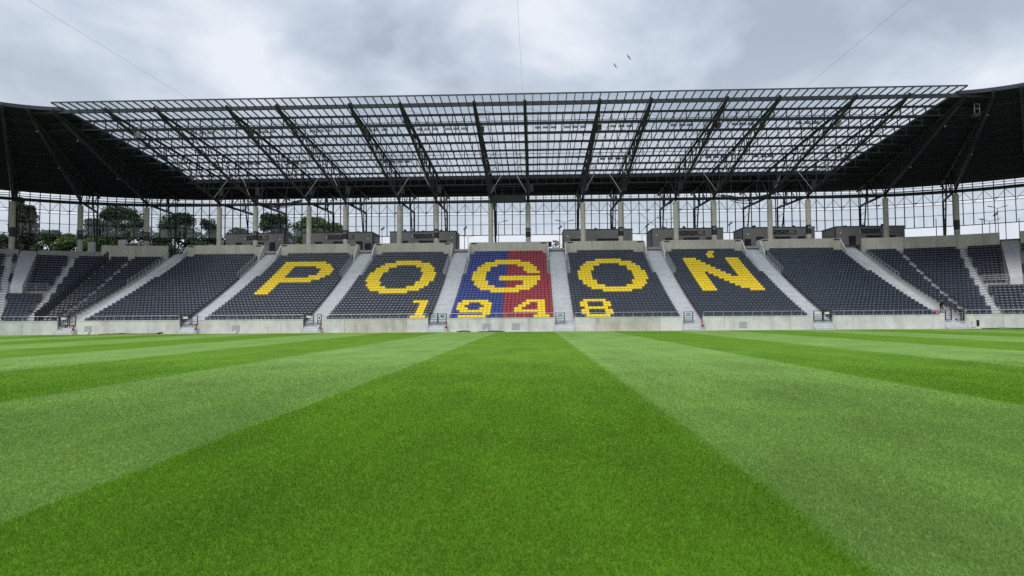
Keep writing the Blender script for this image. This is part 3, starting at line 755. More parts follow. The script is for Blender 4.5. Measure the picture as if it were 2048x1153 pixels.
# opaque roof behind the glass and round the corners
t = empty('rear_roof', (XC, 110.4, zroof(110.4)), 'opaque black roof strip behind the glass roof', 'roof')
mb = MB(); y0, y1 = 110.45, 122.6
mb.add([(GX0, y0, zroof(y0)), (GX1, y0, zroof(y0)), (GX1, y1, zroof(y1)), (GX0, y1, zroof(y1)), (GX0, y0, zroof(y0)+.4), (GX1, y0, zroof(y0)+.4), (GX1, y1, zroof(y1)+.4), (GX0, y1, zroof(y1)+.4)],
       [(3, 2, 1, 0), (4, 5, 6, 7), (0, 1, 5, 4), (1, 2, 6, 5), (2, 3, 7, 6), (3, 0, 4, 7)]).build('deck', 'roof_underside', t)
for y in (113.5, 116.6, 119.7): MB().bar((GX0, y, zroof(y)-.12), (GX1, y, zroof(y)-.12), .14, .22).build('deck_purlin', 'steel_black', t)
MB().bar((GX0, 112.3, zroof(112.3)-1.0), (GX1, 112.3, zroof(112.3)-1.0), .05).build('cable_rail', 'steel_grey', t)
MB().bar((GX0, 122.0, zroof(122)-1.0), (GX1, 122.0, zroof(122)-1.0), .12, .16).build('edge_rail', 'steel_black', t)
for s in (-1, 1):
    e_ = 'tree' if s < 0 else 'lamp post'
    t = empty('corner_roof', cpt(s, 10, 20, zroof(90)), 'opaque black roof sweeping round the %s end corner' % e_, 'roof', 'opaque corner roofs')
    angs = [0]+[2+2*i for i in range(42)]; rs = [R0+.4, 20, 30, 43.8, 56.1]
    mb = MB(); nr = len(rs)
    gx = (GX0-.06) if s < 0 else (GX1+.06)
    for up in (0, .35):
        for a_ in angs:
            for r in rs:
                p = cpt(s, a_, r, zroof(YC+r)+up); x = min(p[0], gx) if s < 0 else max(p[0], gx); mb.v.append((x, p[1], p[2]))
    na = len(angs); off = na*nr
    for i in range(na-1):
        for q in range(nr-1):
            a0 = i*nr+q; mb.f += [(a0, a0+1, a0+nr+1, a0+nr), (off+a0, off+a0+nr, off+a0+nr+1, off+a0+1)]
        mb.f.append((i*nr, (i+1)*nr, off+(i+1)*nr, off+i*nr)); mb.f.append((i*nr+nr-1, off+i*nr+nr-1, off+(i+1)*nr+nr-1, (i+1)*nr+nr-1))
    for q in range(nr-1): mb.f.append((q, off+q, off+q+1, q+1))
    mb.build('deck', 'roof_underside', t)
    fa = MB(); pts = [cpt(s, a_, R0+.3, zroof(YC+R0)+.05) for a_ in angs]; pts = [(min(p[0], gx) if s < 0 else max(p[0], gx), p[1], p[2]) for p in pts]
    for p, q in zip(pts, pts[1:]): fa.bar(p, q, .12, .42)
    fa.build('fascia', 'fascia', t)
    for i, Y in enumerate(PY[1:]+[113.5, 117, 120.5]):
        MB().path([cpt(s, a_, Y-YC, zroof(Y)-.5) for a_ in range(2, 82, 4)], .13, 4).build('purlin', 'steel_black', t)
# ring beam over the columns
t = empty('ring_beam', (XC, YCOL, 20.4), 'thick black steel ring beam linking the column heads', 'beam')
ringpath = [cpt(-1, a_, YCOL-YC+.3, 20.42) for a_ in range(80, -1, -4)]+[cpt(1, a_, YCOL-YC+.3, 20.42) for a_ in range(0, 81, 4)]
MB().path(ringpath, .50, 10).build('tube', 'steel_black', t)
MB().path([(p[0], p[1], p[2]+.85) for p in ringpath], .09, 6).build('guard_rail', 'steel_grey', t)
MB().path([(p[0], p[1], p[2]+.50) for p in ringpath], .06, 6).build('guard_rail', 'steel_grey', t)
grp = MB().bar((0, 0, .2), (0, 0, .86), .06, n=4).mesh('guard_post', 'steel_grey')
for i in range(71): put('guard_post', grp, (CX[-1]+(CX[1]-CX[-1])*i/70, YCOL+.3, 20.42), t)

# ------------------------------------------------------------------ rear glass facade
YF = 121.4; ZB, ZT = 16.68, 23.1
fc = empty('glass_facade', (XC, YF, ZB), 'tall rear glass facade with thin black mullions behind the columns', 'facade')
nm_ = 72; dm = (CX[1]-CX[-1])/nm_
mull = MB().bar((0, 0, 0), (0, 0, ZT+.9-ZB), .13, .18).mesh('mullion', 'steel_black')
nodes = [(CX[-1]+dm*i, YF, 0) for i in range(nm_+1)]
dphi = math.degrees(dm/(YF-YC))
left = [(cpt(-1, dphi*i, YF-YC, 0), rad(dphi*i)) for i in range(1, 40)]; right = [(cpt(1, dphi*i, YF-YC, 0), -rad(dphi*i)) for i in range(1, 40)]
allm = [((l[0][0], l[0][1], 0), l[1]) for l in left[::-1]]+[(q, 0) for q in nodes]+[((r[0][0], r[0][1], 0), r[1]) for r in right]
for q, rz in allm: put('mullion', mull, (q[0], q[1], ZB), fc, rz)
for z, wd in ((ZB, .12), (18.62, .07), (20.42, .07), (20.92, .09), (ZT, .12)):
    MB().path([(q[0], q[1]-.02, z) for q, _ in allm], wd, 4).build('transom', 'steel_black', fc)
for i in range(0, len(allm)-2, 2):
    A = [allm[i+q][0] for q in range(3)]
    for p, q in ((0, 1), (1, 2)):
        za, zb_ = (20.5, 22.3) if p == 0 else (22.3, 20.5)
        MB().bar((A[p][0], A[p][1]-.25, za), (A[q][0], A[q][1]-.25, zb_), .06).build('brace', 'steel_black', fc)
    if i % 4 == 0: MB().bar((A[0][0], A[0][1]-.3, 20.95), (A[0][0]+.3, A[0][1]-.3, 20.95), .22, .16).build('clamp', 'steel_black', fc)
for x in (TRX[9]+1.5, TRX[10]-1.5, TRX[1]+1.6):     # wind bracing bays
    for sx in (-1, 1): MB().bar((x-sx*2.2, YF-.3, 16.7), (x+sx*2.2, YF-.3, 20.5), .06).build('brace', 'steel_black', fc)
pcount = 0; rest = MB(); mid = len(allm)//2
order = sorted(range(len(allm)-1), key=lambda i: abs(i-mid))
rows = [(ZB+.05, 18.58), (18.66, 20.38), (20.96, ZT-.06)]
for i in order:
    (p, ra), (q, rb) = allm[i], allm[i+1]
    for z0, z1 in rows:
        mb = MB(); d = (Vector(q)-Vector(p)).normalized(); nn = Vector((-d.y, d.x, 0))*.01
        a0 = Vector(p)+d*.06; b0 = Vector(q)-d*.06
        vs = []
        for sgn in (-1, 1): vs += [tuple(a0+nn*sgn+Vector((0, 0, z0))), tuple(b0+nn*sgn+Vector((0, 0, z0))), tuple(b0+nn*sgn+Vector((0, 0, z1))), tuple(a0+nn*sgn+Vector((0, 0, z1)))]
        fs = [(0, 1, 2, 3), (7, 6, 5, 4), (0, 4, 5, 1), (1, 5, 6, 2), (2, 6, 7, 3), (3, 7, 4, 0)]
        if pcount < 300: mb.add(vs, fs).build('pane', 'facade_glass', fc); pcount += 1
        else: rest.add(vs, fs)
o = rest.build('panes', 'facade_glass', fc); o['kind'] = 'stuff'

# ------------------------------------------------------------------ kiosks on the concourse
KX = [(-52.6, -42.6, 0), (-39.3, -27.4, 1), (-24.4, -13.2, 2), (4.9, 16.4, 4), (19.7, 31.4, 5), (34.7, 46.4, 6), (49.9, 61.0, 7)]
KW = BN+['the lamp end corner']
def kiosk(i, x0, x1, jb):
    y0, y1, zt = 112.0, 117.6, 16.25
    t = empty('kiosk', ((x0+x1)/2, y0, CONC), 'flat roofed grey kiosk on the concourse above '+KW[jb], 'kiosk', 'kiosks on the concourse')
    MB().box(x0, x1, y0, y1, CONC-.02, zt).build('wall', 'kiosk_wall', t)
    MB().box(x0-.06, x1+.06, y0-.06, y1+.06, zt, zt+.12).build('roof_edge', 'steel_grey', t)
    k = (x1-x0)
    def front(nm, a_, b_, z0, z1, m, d=.03): return MB().box(x0+k*a_, x0+k*b_, y0-d, y0-.003, z0, z1).build(nm, m, t)
    plain = i in (3,)
    if not plain:
        s = front('sign', .36, .74, 15.15, 15.85, 'sign_maroon' if i in (0, 1, 4) else 'sign_dark', .06)
        # unreadable pale print of the menu boards
        for q in range(9):
            xx = x0+k*(.385+.038*q); zz = 15.30+.26*((q*5) % 3)/2
            MB().box(xx, xx+k*(.012+.012*((q*3) % 3)), y0-.072, y0-.062, zz, zz+.08).build('print_mark', 'sign_mark', s)
        for q in range(3): MB().box(x0+k*.64, x0+k*(.73-.01*q), y0-.072, y0-.062, 15.28+.2*q, 15.34+.2*q).build('print_mark', 'sign_mark', s)
        MB().box(x0+k*.335, x0+k*.355, y0-.06, y0-.003, 15.2, 15.65).build('pictogram', 'sign_mark', t)
    for a_, b_ in ((.18, .28), (.44, .66), (.76, .86)) if not plain else ((.10, .32), (.48, .80)):
        front('serving_hatch', a_, b_, 13.2, 14.75, 'kiosk_dark', .04)
        front('counter', a_-.01, b_+.01, 13.1, 13.19, 'galvanised', .3)
    xl = x1-k*.06 if (x0+x1)/2 < 0 else x0+k*.06
    front('bulkhead_lamp', (xl-x0)/k-.012, (xl-x0)/k+.012, 15.05, 15.3, 'white', .1)
    front('door', (xl-x0)/k-.045, (xl-x0)/k+.045, CONC, 14.4, 'kiosk_dark' if i % 2 else 'kiosk_wall', .05)
    for q in range(3): MB().box(x0+k*(.2+.28*q)-.2, x0+k*(.2+.28*q)+.2, y0+1.5, y0+2, zt+.12, zt+.42+.1*((q*7+i) % 3)).build('roof_vent', 'steel_black', t)
    xs = x1 if (x0+x1)/2 < 0 else x0
    sg = 1 if xs == x1 else -1
    MB().box(min(xs, xs+sg*.1), max(xs, xs+sg*.1), y0+.4, y0+.52, CONC, zt-.05).build('downpipe', 'steel_black', t)
    MB().box(min(xs+sg*.005, xs+sg*.05), max(xs+sg*.005, xs+sg*.05), y0+2, y0+4.2, 15.0, 15.7).build('side_sign', 'sign_mark' if i in (0, 1) else 'kiosk_wall', t)
for i, (x0, x1, jb) in enumerate(KX): kiosk(i, x0, x1, jb)
# white cabinets and a red stall by the trees, sign in the stair gap, speaker and column cabinet
for p, w_, h_, m, lb in (((-72.4, 106.5), .9, 2.2, 'white', 'slim white cabinet behind the corner parapet near the trees'), ((-66.9, 106.0), 1.2, 2.4, 'white', 'wider white cabinet with dark shelf behind the corner parapet'), ((-65.4, 106.0), 1.3, 1.7, 'sign_maroon', 'reddish brown cabinet beside the wider white cabinet')):
    t = empty('cabinet', (p[0], p[1], CONC), lb, 'cabinet')
    MB().box(p[0]-w_/2, p[0]+w_/2, p[1], p[1]+.6, CONC, CONC+h_).build('body', m, t); MB().box(p[0]-w_/2-.04, p[0]+w_/2+.04, p[1]-.05, p[1]+.65, CONC+h_, CONC+h_+.06).build('top', 'plate', t)
    MB().box(p[0]-w_/2+.08, p[0]+w_/2-.08, p[1]-.02, p[1]-.003, CONC+.15, CONC+h_*.55).build('door', m, t)
q = inv(373, 500, 104.6); t = empty('stair_sign', (q.x, q.y, CONC), 'pale board lettered M 10 at the head of the stairs', 'sign')
MB().box(q.x-.95, q.x+.95, q.y, q.y+.06, CONC, q.z+.35).build('board', 'plate', t); text('lettering', 'M 10', .62, 'sign_dark', (q.x, q.y-.012, q.z-.18), t)
q = inv(1098, 489, 104.5); t = empty('monitor', (q.x, q.y, CONC), 'black monitor on a stand at the stair head beside the red seats', 'monitor')
MB().box(q.x-.42, q.x+.42, q.y, q.y+.12, q.z-.42, q.z+.42).build('screen', 'kiosk_dark', t); MB().bar((q.x, q.y+.06, CONC), (q.x, q.y+.06, q.z-.4), .08).build('stand', 'steel_grey', t)
# hanging platform over the G and rigging bundles
t = empty('service_platform', (XC-.2, 105.2, 19.9), 'black service platform hanging between the trusses above the G', 'platform')
MB().box(XC-3.0, XC+2.7, 104.6, 106.3, 19.95, 20.9).build('deck', 'steel_black', t)
for x in (XC-2.9, XC-1, XC+.8, XC+2.6): MB().bar((x, 104.65, 20.9), (x, 104.65, 22.3), .06).build('post', 'steel_grey', t)
MB().bar((XC-3, 104.65, 22.25), (XC+2.7, 104.65, 22.25), .06).build('rail', 'steel_grey', t)
for x, nmx in ((-41.2, 'the tree end block and P'), (33.0, 'N and the lamp end block')):
    t = empty('cable_bundle', (x, 105, 19.5), 'slack black cables slung below the roof between '+nmx, 'cables', 'slung cable bundles')
    for q in range(7):
        dz = random.uniform(.3, 1.5); x0_, x1_ = x-4+random.uniform(-.6, .6), x+4+random.uniform(-.6, .6); yy = 104.5+q*.3
        MB().path([(x0_+(x1_-x0_)*i/12, yy, 20.6-dz*4*(i/12)*(1-i/12)) for i in range(13)], .11, 5).build('cable', 'rubber', t)
    for sx in (-2.2, 1.5): MB().bar((x+sx, 104.8, 20.0), (x+sx*1.15+.3, 105, 23.6), .06).build('hanger', 'steel_grey', t)

# ------------------------------------------------------------------ floodlights
def flood_proto():
    bodyv = MB(); bodyv.add([(-.55, -.25, -.10), (.55, -.25, -.10), (.55, .35, -.02), (-.55, .35, -.02), (-.42, -.12, .16), (.42, -.12, .16), (.42, .22, .2), (-.42, .22, .2)],
                            [(4, 5, 6, 7), (0, 1, 5, 4), (1, 2, 6, 5), (2, 3, 7, 6), (3, 0, 4, 7)])
    fins = MB()
    for q in range(5): fins.box(-.36+q*.17, -.33+q*.17, -.1, .2, .19, .29)
    br = MB().bar((-.5, .05, .05), (-.5, .05, .5), .05); br.bar((.5, .05, .05), (.5, .05, .5), .05); br.bar((-.52, .05, .5), (.52, .05, .5), .06); br.bar((0, .05, .5), (0, .05, 1.0), .06)
    ln = MB().add([(-.5, -.23, -.102), (.5, -.23, -.102), (.5, .33, -.022), (-.5, .33, -.022)], [(3, 2, 1, 0)])
    return [('housing', bodyv.mesh('housing', 'lamp_metal')), ('cooling_fins', fins.mesh('cooling_fins', 'lamp_metal')), ('bracket', br.mesh('bracket', 'steel_grey')), ('lens', ln.mesh('lens', 'lens'))]
FP = flood_proto()
FR = [(87.6, 251.5, [388, 405, 421, 515, 530, 547, 625, 641, 657, 738, 752, 769, 839, 854, 870, 896, 912, 928, 1076, 1091, 1107, 1134, 1150, 1166, 1226, 1243, 1259, 1347, 1365, 1380, 1470, 1486, 1502, 1598, 1615, 1632], 'front'),
      (99.9, 320, [485, 500, 515, 579, 593, 607, 771, 786, 801, 815, 1205, 1221, 1236, 1249, 1416, 1432, 1447, 1512, 1528, 1541], 'rear')]
for Y, py, xs, nmf in FR:
    zf = inv(1050, py, Y).z-(.35 if nmf == 'front' else .1)
    per = {}
    for px in xs:
        x = inv(px, py, Y).x; jb = min(6, max(0, int((x-XC)/PITCHB+3.5))); per[jb] = per.get(jb, 0)+1
        t = empty('floodlight', (x, Y, zf), '%s row floodlight hung over %s, %s from its tree side' % (nmf, BN[jb], ORDW[per[jb]-1]), 'floodlight', nmf+' row of floodlights')
        for nmq, me in FP: put(nmq, me, (x, Y, zf), t).scale = (.74, .9, 1)
    ct = empty('lighting_rail', (XC, Y, zf+1), 'thin steel rail carrying the %s row of floodlights' % nmf, 'rail')
    MB().bar((GX0+3, Y+.05, zf+1.02), (GX1-3, Y+.05, zf+1.02), .07).build('tube', 'steel_grey', ct)
    for x in TRX: MB().bar((x, Y+.05, zf+1.0), (x, Y+.05, zroof(Y)-.3), .05).build('hanger', 'steel_grey', ct)
# little access baskets on alternate trusses
for i in (0, 2, 4, 6, 8, 10, 12):
    x = TRX[i]+.45; Y = 83.5; z = seg_pt(LOW, Y)-.1
    t = empty('access_basket', (x, Y, z), 'small grey access basket on the roof truss over '+BN[i//2], 'basket', 'access baskets on the trusses')
    MB().box(x-.3, x+.3, Y-.3, Y+.3, z-.25, z+.35).build('bin', 'plate' if i in (0, 12) else 'steel_grey', t)
    for sx in (-.28, .28): MB().bar((x+sx, Y-.28, z+.35), (x+sx, Y-.28, z+1.5), .04).build('post', 'galvanised', t)
    MB().bar((x-.28, Y-.28, z+1.48), (x+.28, Y-.28, z+1.48), .04).build('rail', 'galvanised', t)

for px, py, Y, lb in ((1951, 226, 80, 'pale framed access basket under the lamp end corner roof'),):
    q = inv(px, py, Y); t = empty('access_basket', q, lb, 'basket', 'access baskets on the trusses')
    MB().box(q.x-.35, q.x+.35, q.y-.3, q.y+.3, q.z-.45, q.z-.1).build('bin', 'steel_grey', t)
    for sx in (-.3, .3): MB().bar((q.x+sx, q.y-.28, q.z-.1), (q.x+sx, q.y-.28, q.z+1.0), .07).build('post', 'galvanised', t)
    MB().bar((q.x-.33, q.y-.28, q.z+.98), (q.x+.33, q.y-.28, q.z+.98), .07).build('rail', 'galvanised', t); MB().bar((q.x-.3, q.y-.28, q.z+.4), (q.x+.3, q.y-.28, q.z+.4), .05).build('rail', 'galvanised', t)
for s in (-1, 1):      # small spot lamps on the corner trusses
    for i, (d, Y) in enumerate(((10.4, 84), (10.4, 96), (23.9, 82), (23.9, 93))):
        p = cpt(s, d, Y-YC, seg_pt(LOW, Y)-.42); t = empty('spot_lamp', p, 'small pale spot lamp under the %s truss of the %s end corner, %s end' % (ORDW[i//2], 'tree' if s < 0 else 'lamp', 'pitch' if i % 2 == 0 else 'column'), 'lamp', 'spot lamps on the corner trusses')
        MB().bar(p, (p[0], p[1]-.06, p[2]-.16), .14, n=8, w2=.2).build('shade', 'plate', t); MB().bar((p[0], p[1], p[2]-.05), (p[0], p[1], p[2]+.3), .06).build('bracket', 'steel_grey', t)

# ------------------------------------------------------------------ cables spanning the stadium
for px, py, lb in ((402, 191, 'thin cable crossing the sky from the roof edge near the P'), (1046, 196, 'thin cable crossing the sky from the roof edge above the G'), (1590, 173, 'thin cable crossing the sky from the roof edge near the plain block')):
    q = inv(px, py, 78.2); pts = [(q.x, 78.2-140*i/16, 27.3-1.3*4*(i/16)*(1-i/16)*.3) for i in range(17)]
    o = MB().path(pts, .016, 5).build('cable', 'rubber', base=pts[0]); tag(o, lb, 'cable', 'cables across the stadium')

# ------------------------------------------------------------------ trees beyond the facade
def tree(name, label, px, ptop, Y, width, m, nleaf, shape='round', z0=-.12, lsz=.44):
    top = inv(px, ptop, Y); H = top.z; x, y = top.x, top.y
    r_ = random.Random(int(px*7+Y)); t = empty(name, (x, y, z0), label, 'tree', 'trees beyond the facade')
    tk = MB(); pts = [(x, y, z0), (x+.1, y, H*.3), (x-.1, y+.1, H*.55), (x+.05, y, H*.86)]; wd = [.7, .55, .4, .15]
    for i in range(3): tk.bar(pts[i], pts[i+1], wd[i]*H/22, n=8, w2=wd[i+1]*H/22)
    crown0 = .16*H; cl = []
    ncl = 150 if shape == 'round' else 120
    for i in range(ncl):
        f = r_.random(); zc = crown0+(H-crown0)*f
        if shape == 'round': rr = width/2*math.sqrt(max(.04, 1-((f-.45)/.58)**2))
        else: rr = width/2*(1-f)**.6*(.85 if f > .1 else .6)
        an = r_.uniform(0, 2*PI); ro = rr*math.sqrt(r_.random())*.92
        cx_, cy_ = x+ro*math.cos(an), y+ro*math.sin(an); cs = r_.uniform(.85, 1.75)*width/11*(1 if shape == 'round' else .8)
        zc = min(zc, H-cs*.7); cl.append((cx_, cy_, zc, cs))
        if i % 3 == 0: tk.bar((x, y, max(crown0*.8, zc-ro*.8-1)), (cx_, cy_, zc), .16*H/22, n=5, w2=.05)
    tk.build('trunk', 'bark', t)
    n = int(nleaf*5); C = np.array(cl)[rng.integers(0, len(cl), n)]
    d = rng.normal(size=(n, 3)); d /= np.linalg.norm(d, axis=1)[:, None]; R_ = C[:, 3]*rng.uniform(.25, 1.0, n)**.5*1.15
    P = C[:, :3]+d*R_[:, None]*np.array([1, 1, .8]); P[:, 2] = np.minimum(P[:, 2], H+.15)
    u = rng.normal(size=(n, 3)); u /= np.linalg.norm(u, axis=1)[:, None]; v = np.cross(u, rng.normal(size=(n, 3))); v /= np.linalg.norm(v, axis=1)[:, None]
    sz = lsz*rng.uniform(.6, 1.3, n)[:, None]; V = np.stack([P-u*sz*.5, P+v*sz*.32, P+u*sz*.5, P-v*sz*.32], 1)
    me = bpy.data.meshes.new('crown'); me.vertices.add(4*n); me.vertices.foreach_set('co', (V-np.array([x, y, z0])).ravel())
    me.loops.add(4*n); me.loops.foreach_set('vertex_index', np.arange(4*n, dtype=np.int32)); me.polygons.add(n); me.polygons.foreach_set('loop_start', np.arange(0, 4*n, 4, dtype=np.int32))
    me.update(calc_edges=True); me.materials.append(MATS[m])
    o = bpy.data.objects.new('crown', me); COL.objects.link(o); o.parent = t
tree('conifer_tree', 'tall brownish spire shaped tree beyond the corner facade', 40, 396, 136, 8.5, 'leaf_brown', 5200, 'spire')
tree('conifer_tree', 'lower brownish spire tree leaning against the tallest one', 62, 412, 138, 7.0, 'leaf_brown', 4200, 'spire')
tree('broadleaf_tree', 'big round dark green tree beyond the corner parapet', 240, 416, 145, 13.5, 'leaf', 9000)
tree('broadleaf_tree', 'shorter dark tree joined to the big round one', 190, 440, 147, 8.0, 'leaf', 4200)
tree('broadleaf_tree', 'round dark tree beside the first plain column', 358, 428, 148, 11.5, 'leaf', 6500)
tree('broadleaf_tree', 'small far tree peeping past the plain column', 418, 440, 160, 7.5, 'leaf', 3500)
tree('broadleaf_tree', 'low far tree between the two columns of the plain block', 478, 458, 165, 10, 'leaf', 3800)
tree('broadleaf_tree', 'dark round tree above the first kiosk roof', 548, 430, 152, 10.5, 'leaf', 6500)
tree('broadleaf_tree', 'brighter green tree behind the letter P kiosks', 625, 436, 154, 11.5, 'leaf_bright', 6500)
tree('broadleaf_tree', 'lower green tree behind the letter P kiosk roof', 670, 448, 156, 8.5, 'leaf_bright', 4200)
tree('small_tree', 'small bright green tree at the foot of the spires', 140, 470, 134, 7, 'leaf_bright', 3500)
tree('small_tree', 'small dark tree at the foot of the spires', 102, 462, 137, 7.5, 'leaf', 3200)
tree('small_tree', 'small bright green tree before the big round tree', 190, 474, 132, 6, 'leaf_bright', 2600)
tree('small_tree', 'low dark tree next to the first corner column', 318, 466, 140, 8, 'leaf', 3200)
tree('small_tree', 'low dark tree at the outer side of the spires', 8, 470, 132, 8, 'leaf', 3000)
tree('shrub', 'sparse twiggy bush behind the monitor', 1112, 481, 128, 3.2, 'leaf', 260, lsz=.3)

# ------------------------------------------------------------------ street lamps and masts beyond
def lamp(px, py, Y, two, label):
    q = inv(px, py, Y); t = empty('street_lamp', (q.x, q.y, -.12), label, 'street lamp', 'street lamps beyond the facade')
    MB().bar((q.x, q.y, -.12), (q.x, q.y, q.z), .26, n=8, w2=.12).build('pole', 'lamp_metal', t)
    for s in ((-1, 1) if two else (1,)):
        if two:
            MB().bar((q.x, q.y, q.z-.05), (q.x+s*1.2, q.y, q.z+.35), .1, n=6).build('arm', 'lamp_metal', t); MB().bar((q.x+s*1.1, q.y, q.z+.33), (q.x+s*2.1, q.y, q.z+.5), .3, .14).build('lamp_head', 'lamp_metal', t)
        else:
            MB().bar((q.x-.2, q.y, q.z-.1), (q.x+.5, q.y, q.z+.5), .5, .3).build('lamp_head', 'lamp_metal', t)
for px, py, Y, wh in ((997, 446, 150, 'above the blue seats'), (1129, 445, 150, 'above the red seat stairs'), (1333, 440, 150, 'behind the N block kiosk'), (1284, 471, 175, 'in the kiosk gap before the N'),
                      (1979, 443, 140, 'over the lamp end corner'), (1995, 417, 150, 'taller, over the lamp end corner'), (936, 475, 175, 'in the gap beside the nine')): lamp(px, py, Y, True, 'two-armed street lamp beyond the facade, '+wh)
for px, py, Y, wh in ((764, 460, 140, 'between the P and O kiosks'), (929, 459, 140, 'above the stairs beside the nine'), (1119, 457, 140, 'above the stairs beside the red seats'), (1293, 453, 140, 'above the stairs before the N'),
                      (1459, 450, 140, 'above the stairs after the N'), (1990, 431, 138, 'over the lamp end corner')): lamp(px, py, Y, False, 'single headed light mast beyond the facade, '+wh)
t = empty('wire_fence', (60, 124, CONC), 'tall thin post fence on the concourse behind the lamp end corner', 'fence')
for px in (1872, 1964, 2011, 2038): q = inv(px, 440, 118); MB().bar((q.x, q.y, CONC), (q.x, q.y, inv(px, 437, 118).z), .09).build('post', 'lamp_metal', t)

# ------------------------------------------------------------------ two birds
def bird(px, py, Y, roll, lb):
    q = inv(px, py, Y); mb = MB()
    B = [(0, -.09, 0), (0, -.05, .012), (.016, -.03, 0), (0, -.03, -.016), (-.016, -.03, 0), (.018, .03, 0), (0, .03, .018), (-.018, .03, 0), (0, .03, -.018), (.004, .10, 0), (-.03, .16, 0), (.03, .16, 0)]
    mb.add(B, [(0, 2, 1), (0, 1, 4), (0, 4, 3), (0, 3, 2), (1, 2, 5, 6), (1, 6, 7, 4), (4, 7, 8, 3), (3, 8, 5, 2), (5, 9, 6), (6, 9, 7), (7, 9, 8), (8, 9, 5), (9, 11, 10)])
    wg = []
    for s in (-1, 1):
        W_ = [(s*.012, -.04, .004), (s*.09, -.055, .03), (s*.20, -.005, .015), (s*.25, .07, -.01), (s*.17, .045, .012), (s*.08, .03, .02), (s*.012, .035, .004)]
        W2 = [(x, y, z-.007) for x, y, z in W_]; n = 7
        wg.append((W_+W2, [tuple(range(n)), tuple(range(n, 2*n))[::-1]]+[(i, n+i, n+(i+1) % n, (i+1) % n) for i in range(n)]))
    t = empty('bird', q, lb, 'bird'); Rm = Matrix.Rotation(roll[0], 4, 'Y') @ Matrix.Rotation(roll[1], 4, 'X') @ Matrix.Rotation(roll[2], 4, 'Z')
    for nm, (vs, fs) in [('body', (mb.v, mb.f)), ('wing', wg[0]), ('wing', wg[1])]:
        MB().add([Rm @ Vector(p)*1.05+q for p in vs], fs).build(nm, 'bird', t)
bird(1257.5, 115, 50, (rad(78), rad(70), rad(25)), 'dark swift like bird flying higher above the roof')
bird(1230, 132, 50, (rad(40), rad(60), rad(-30)), 'dark bird banking lower towards the roof edge')

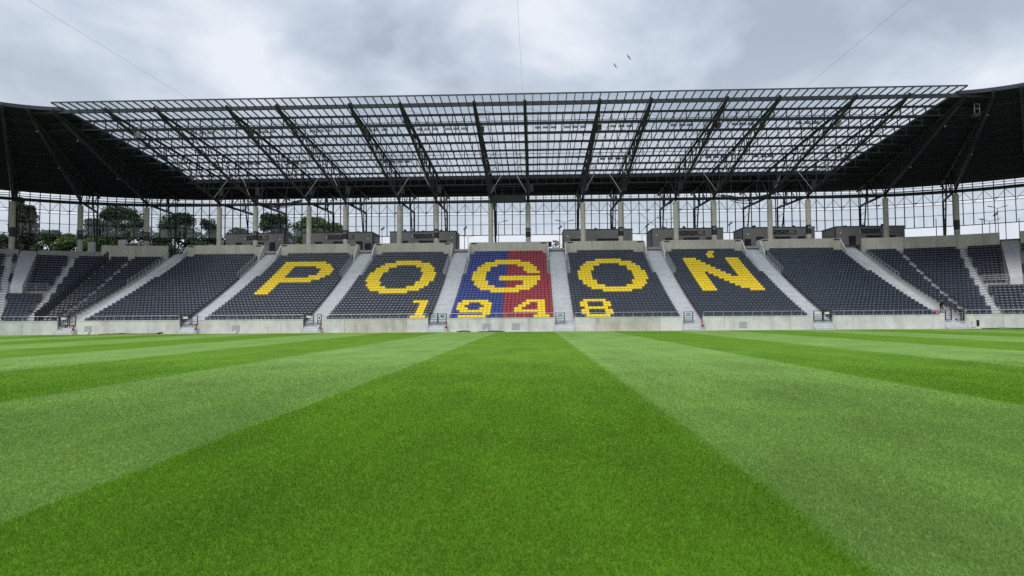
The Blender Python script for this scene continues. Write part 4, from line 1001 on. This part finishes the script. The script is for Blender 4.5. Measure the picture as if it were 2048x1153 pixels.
# ------------------------------------------------------------------ person bending over a red bag on the stairs
def person():
    X, Yp = CX[1]+.15, y_tread(2)+.12; z0 = tread(2)
    J = {'pelvis': (0, .12, .86, .14), 'waist': (-.02, .06, 1.0, .13), 'chest': (-.10, -.10, 1.20, .15), 'neck': (-.15, -.24, 1.32, .06), 'head0': (-.19, -.30, 1.38, .085), 'head1': (-.24, -.36, 1.47, .095), 'head2': (-.26, -.38, 1.55, .06),
         'hipL': (-.10, .12, .82, .10), 'kneeL': (-.13, .02, .45, .07), 'ankL': (-.13, .08, .09, .05), 'toeL': (-.15, -.12, .04, .045),
         'hipR': (.10, .12, .82, .10), 'kneeR': (.13, .06, .45, .07), 'ankR': (.14, .12, .09, .05), 'toeR': (.15, -.08, .04, .045),
         'shL': (-.27, -.16, 1.20, .065), 'elL': (-.38, -.22, .93, .05), 'wrL': (-.48, -.34, .74, .034), 'palmL': (-.52, -.38, .68, .034),
         'shR': (.08, -.17, 1.22, .065), 'elR': (.10, -.30, .96, .05), 'wrR': (-.06, -.42, .80, .034), 'palmR': (-.12, -.45, .76, .034)}
    E_ = [('pelvis', 'waist'), ('waist', 'chest'), ('chest', 'neck'), ('neck', 'head0'), ('head0', 'head1'), ('head1', 'head2')]
    for s in 'LR': E_ += [('pelvis', 'hip'+s), ('hip'+s, 'knee'+s), ('knee'+s, 'ank'+s), ('ank'+s, 'toe'+s), ('chest', 'sh'+s), ('sh'+s, 'el'+s), ('el'+s, 'wr'+s), ('wr'+s, 'palm'+s)]
    for s, sg in (('L', -1), ('R', -1)):
        px, py, pz, _ = J['palm'+s]
        for q in range(5):
            a_ = (q-2)*.018; ln = (.05, .065, .07, .065, .045)[q]
            nm1, nm2 = 'f%s%da' % (s, q), 'f%s%db' % (s, q)
            J[nm1] = (px-.02, py+a_-.01, pz-ln*.6, .0095); J[nm2] = (px-.01, py+a_*1.2, pz-ln*1.3, .008); E_ += [('palm'+s, nm1), (nm1, nm2)]
    keys = list(J); me = bpy.data.meshes.new('person'); me.from_pydata([J[k][:3] for k in keys], [(keys.index(a_), keys.index(b_)) for a_, b_ in E_], [])
    o = bpy.data.objects.new('tmp', me); COL.objects.link(o); o.modifiers.new('s', 'SKIN'); sm = o.modifiers.new('d', 'SUBSURF'); sm.levels = 1
    for i, k in enumerate(keys): me.skin_vertices[0].data[i].radius = (J[k][3], J[k][3])
    me.skin_vertices[0].data[keys.index('pelvis')].use_root = True
    dg = bpy.context.evaluated_depsgraph_get(); m2 = bpy.data.meshes.new_from_object(o.evaluated_get(dg)); bpy.data.objects.remove(o)
    m2.materials.clear()
    for k in ('cloth_black', 'skin', 'cloth_grey'): m2.materials.append(MATS[k])
    hd = Vector(J['head0'][:3]); hands = [Vector(J['palm'+s][:3]) for s in 'LR']
    for p in m2.polygons:
        c = p.center
        p.material_index = 1 if ((c-hd).dot(Vector((-.3, -.4, .7))) > -.03 and c.z > 1.28) or any((c-h).length < .12 for h in hands) else (2 if c.z < .84 else 0)
        p.use_smooth = True
    t = empty('person', (X, Yp, z0), 'person in dark clothes bending over a red bag on the stairs', 'person')
    put('body', m2, (X, Yp, z0), t)
    hb = MB(); c = Vector(J['head1'][:3])+Vector((.01, .035, .04))     # cap of hair over the back and crown
    rings = [(0, .112), (.05, .10), (.085, .065), (.1, .01)]
    for h, r in rings:
        for q in range(10): a_ = 2*PI*q/10; hb.v.append((X+c.x+r*math.cos(a_), Yp+c.y+r*math.sin(a_)*1.05, z0+c.z+h))
    for i in range(3):
        for q in range(10): hb.f.append((i*10+q, i*10+(q+1) % 10, i*10+10+(q+1) % 10, i*10+10+q))
    hb.f.append(tuple(range(30, 40))); hb.build('hair', 'hair', t, True)
    face = Vector(J['head1'][:3])+Vector((-.05, -.08, .0))
    MB().bar((X+face.x, Yp+face.y, z0+face.z+.02), (X+face.x-.015, Yp+face.y-.03, z0+face.z-.03), .03, n=6).build('nose', 'skin', t)
    for sx in (-.03, .035): MB().bar((X+face.x+sx, Yp+face.y+.005, z0+face.z+.035), (X+face.x+sx, Yp+face.y-.012, z0+face.z+.035), .018, n=6).build('eye', 'rubber', t)
    # the bag
    bx, by = X-.95, Yp-.25; zb = tread(1)+.17
    b = empty('bag', (bx, by, zb), 'open red and pink holdall on the stairs beside the person', 'bag')
    v = MB()
    sec = [(-.42, .02, .30), (-.36, .0, .44), (0, -.01, .50), (.36, 0, .46), (.42, .02, .32)]
    for x, zz, h in sec:
        for y, z in ((-.17, zz), (.17, zz), (.20, h*.6), (.12, h), (-.12, h), (-.20, h*.6)): v.v.append((bx+x, by+y, zb+z))
    for i in range(4):
        for q in range(6): v.f.append((i*6+q, (i+1)*6+q, (i+1)*6+(q+1) % 6, i*6+(q+1) % 6))
    v.f += [tuple(range(6))[::-1], tuple(range(24, 30))]; v.build('body', 'bag_red', b)
    MB().path([(bx-.2, by-.13, zb+.44), (bx-.12, by-.15, zb+.6), (bx+.12, by-.15, zb+.6), (bx+.2, by-.13, zb+.45)], .035).build('handle', 'pink', b)
    MB().box(bx-.22, bx+.22, by-.215, by-.19, zb+.12, zb+.3).build('pocket', 'pink', b)
person()
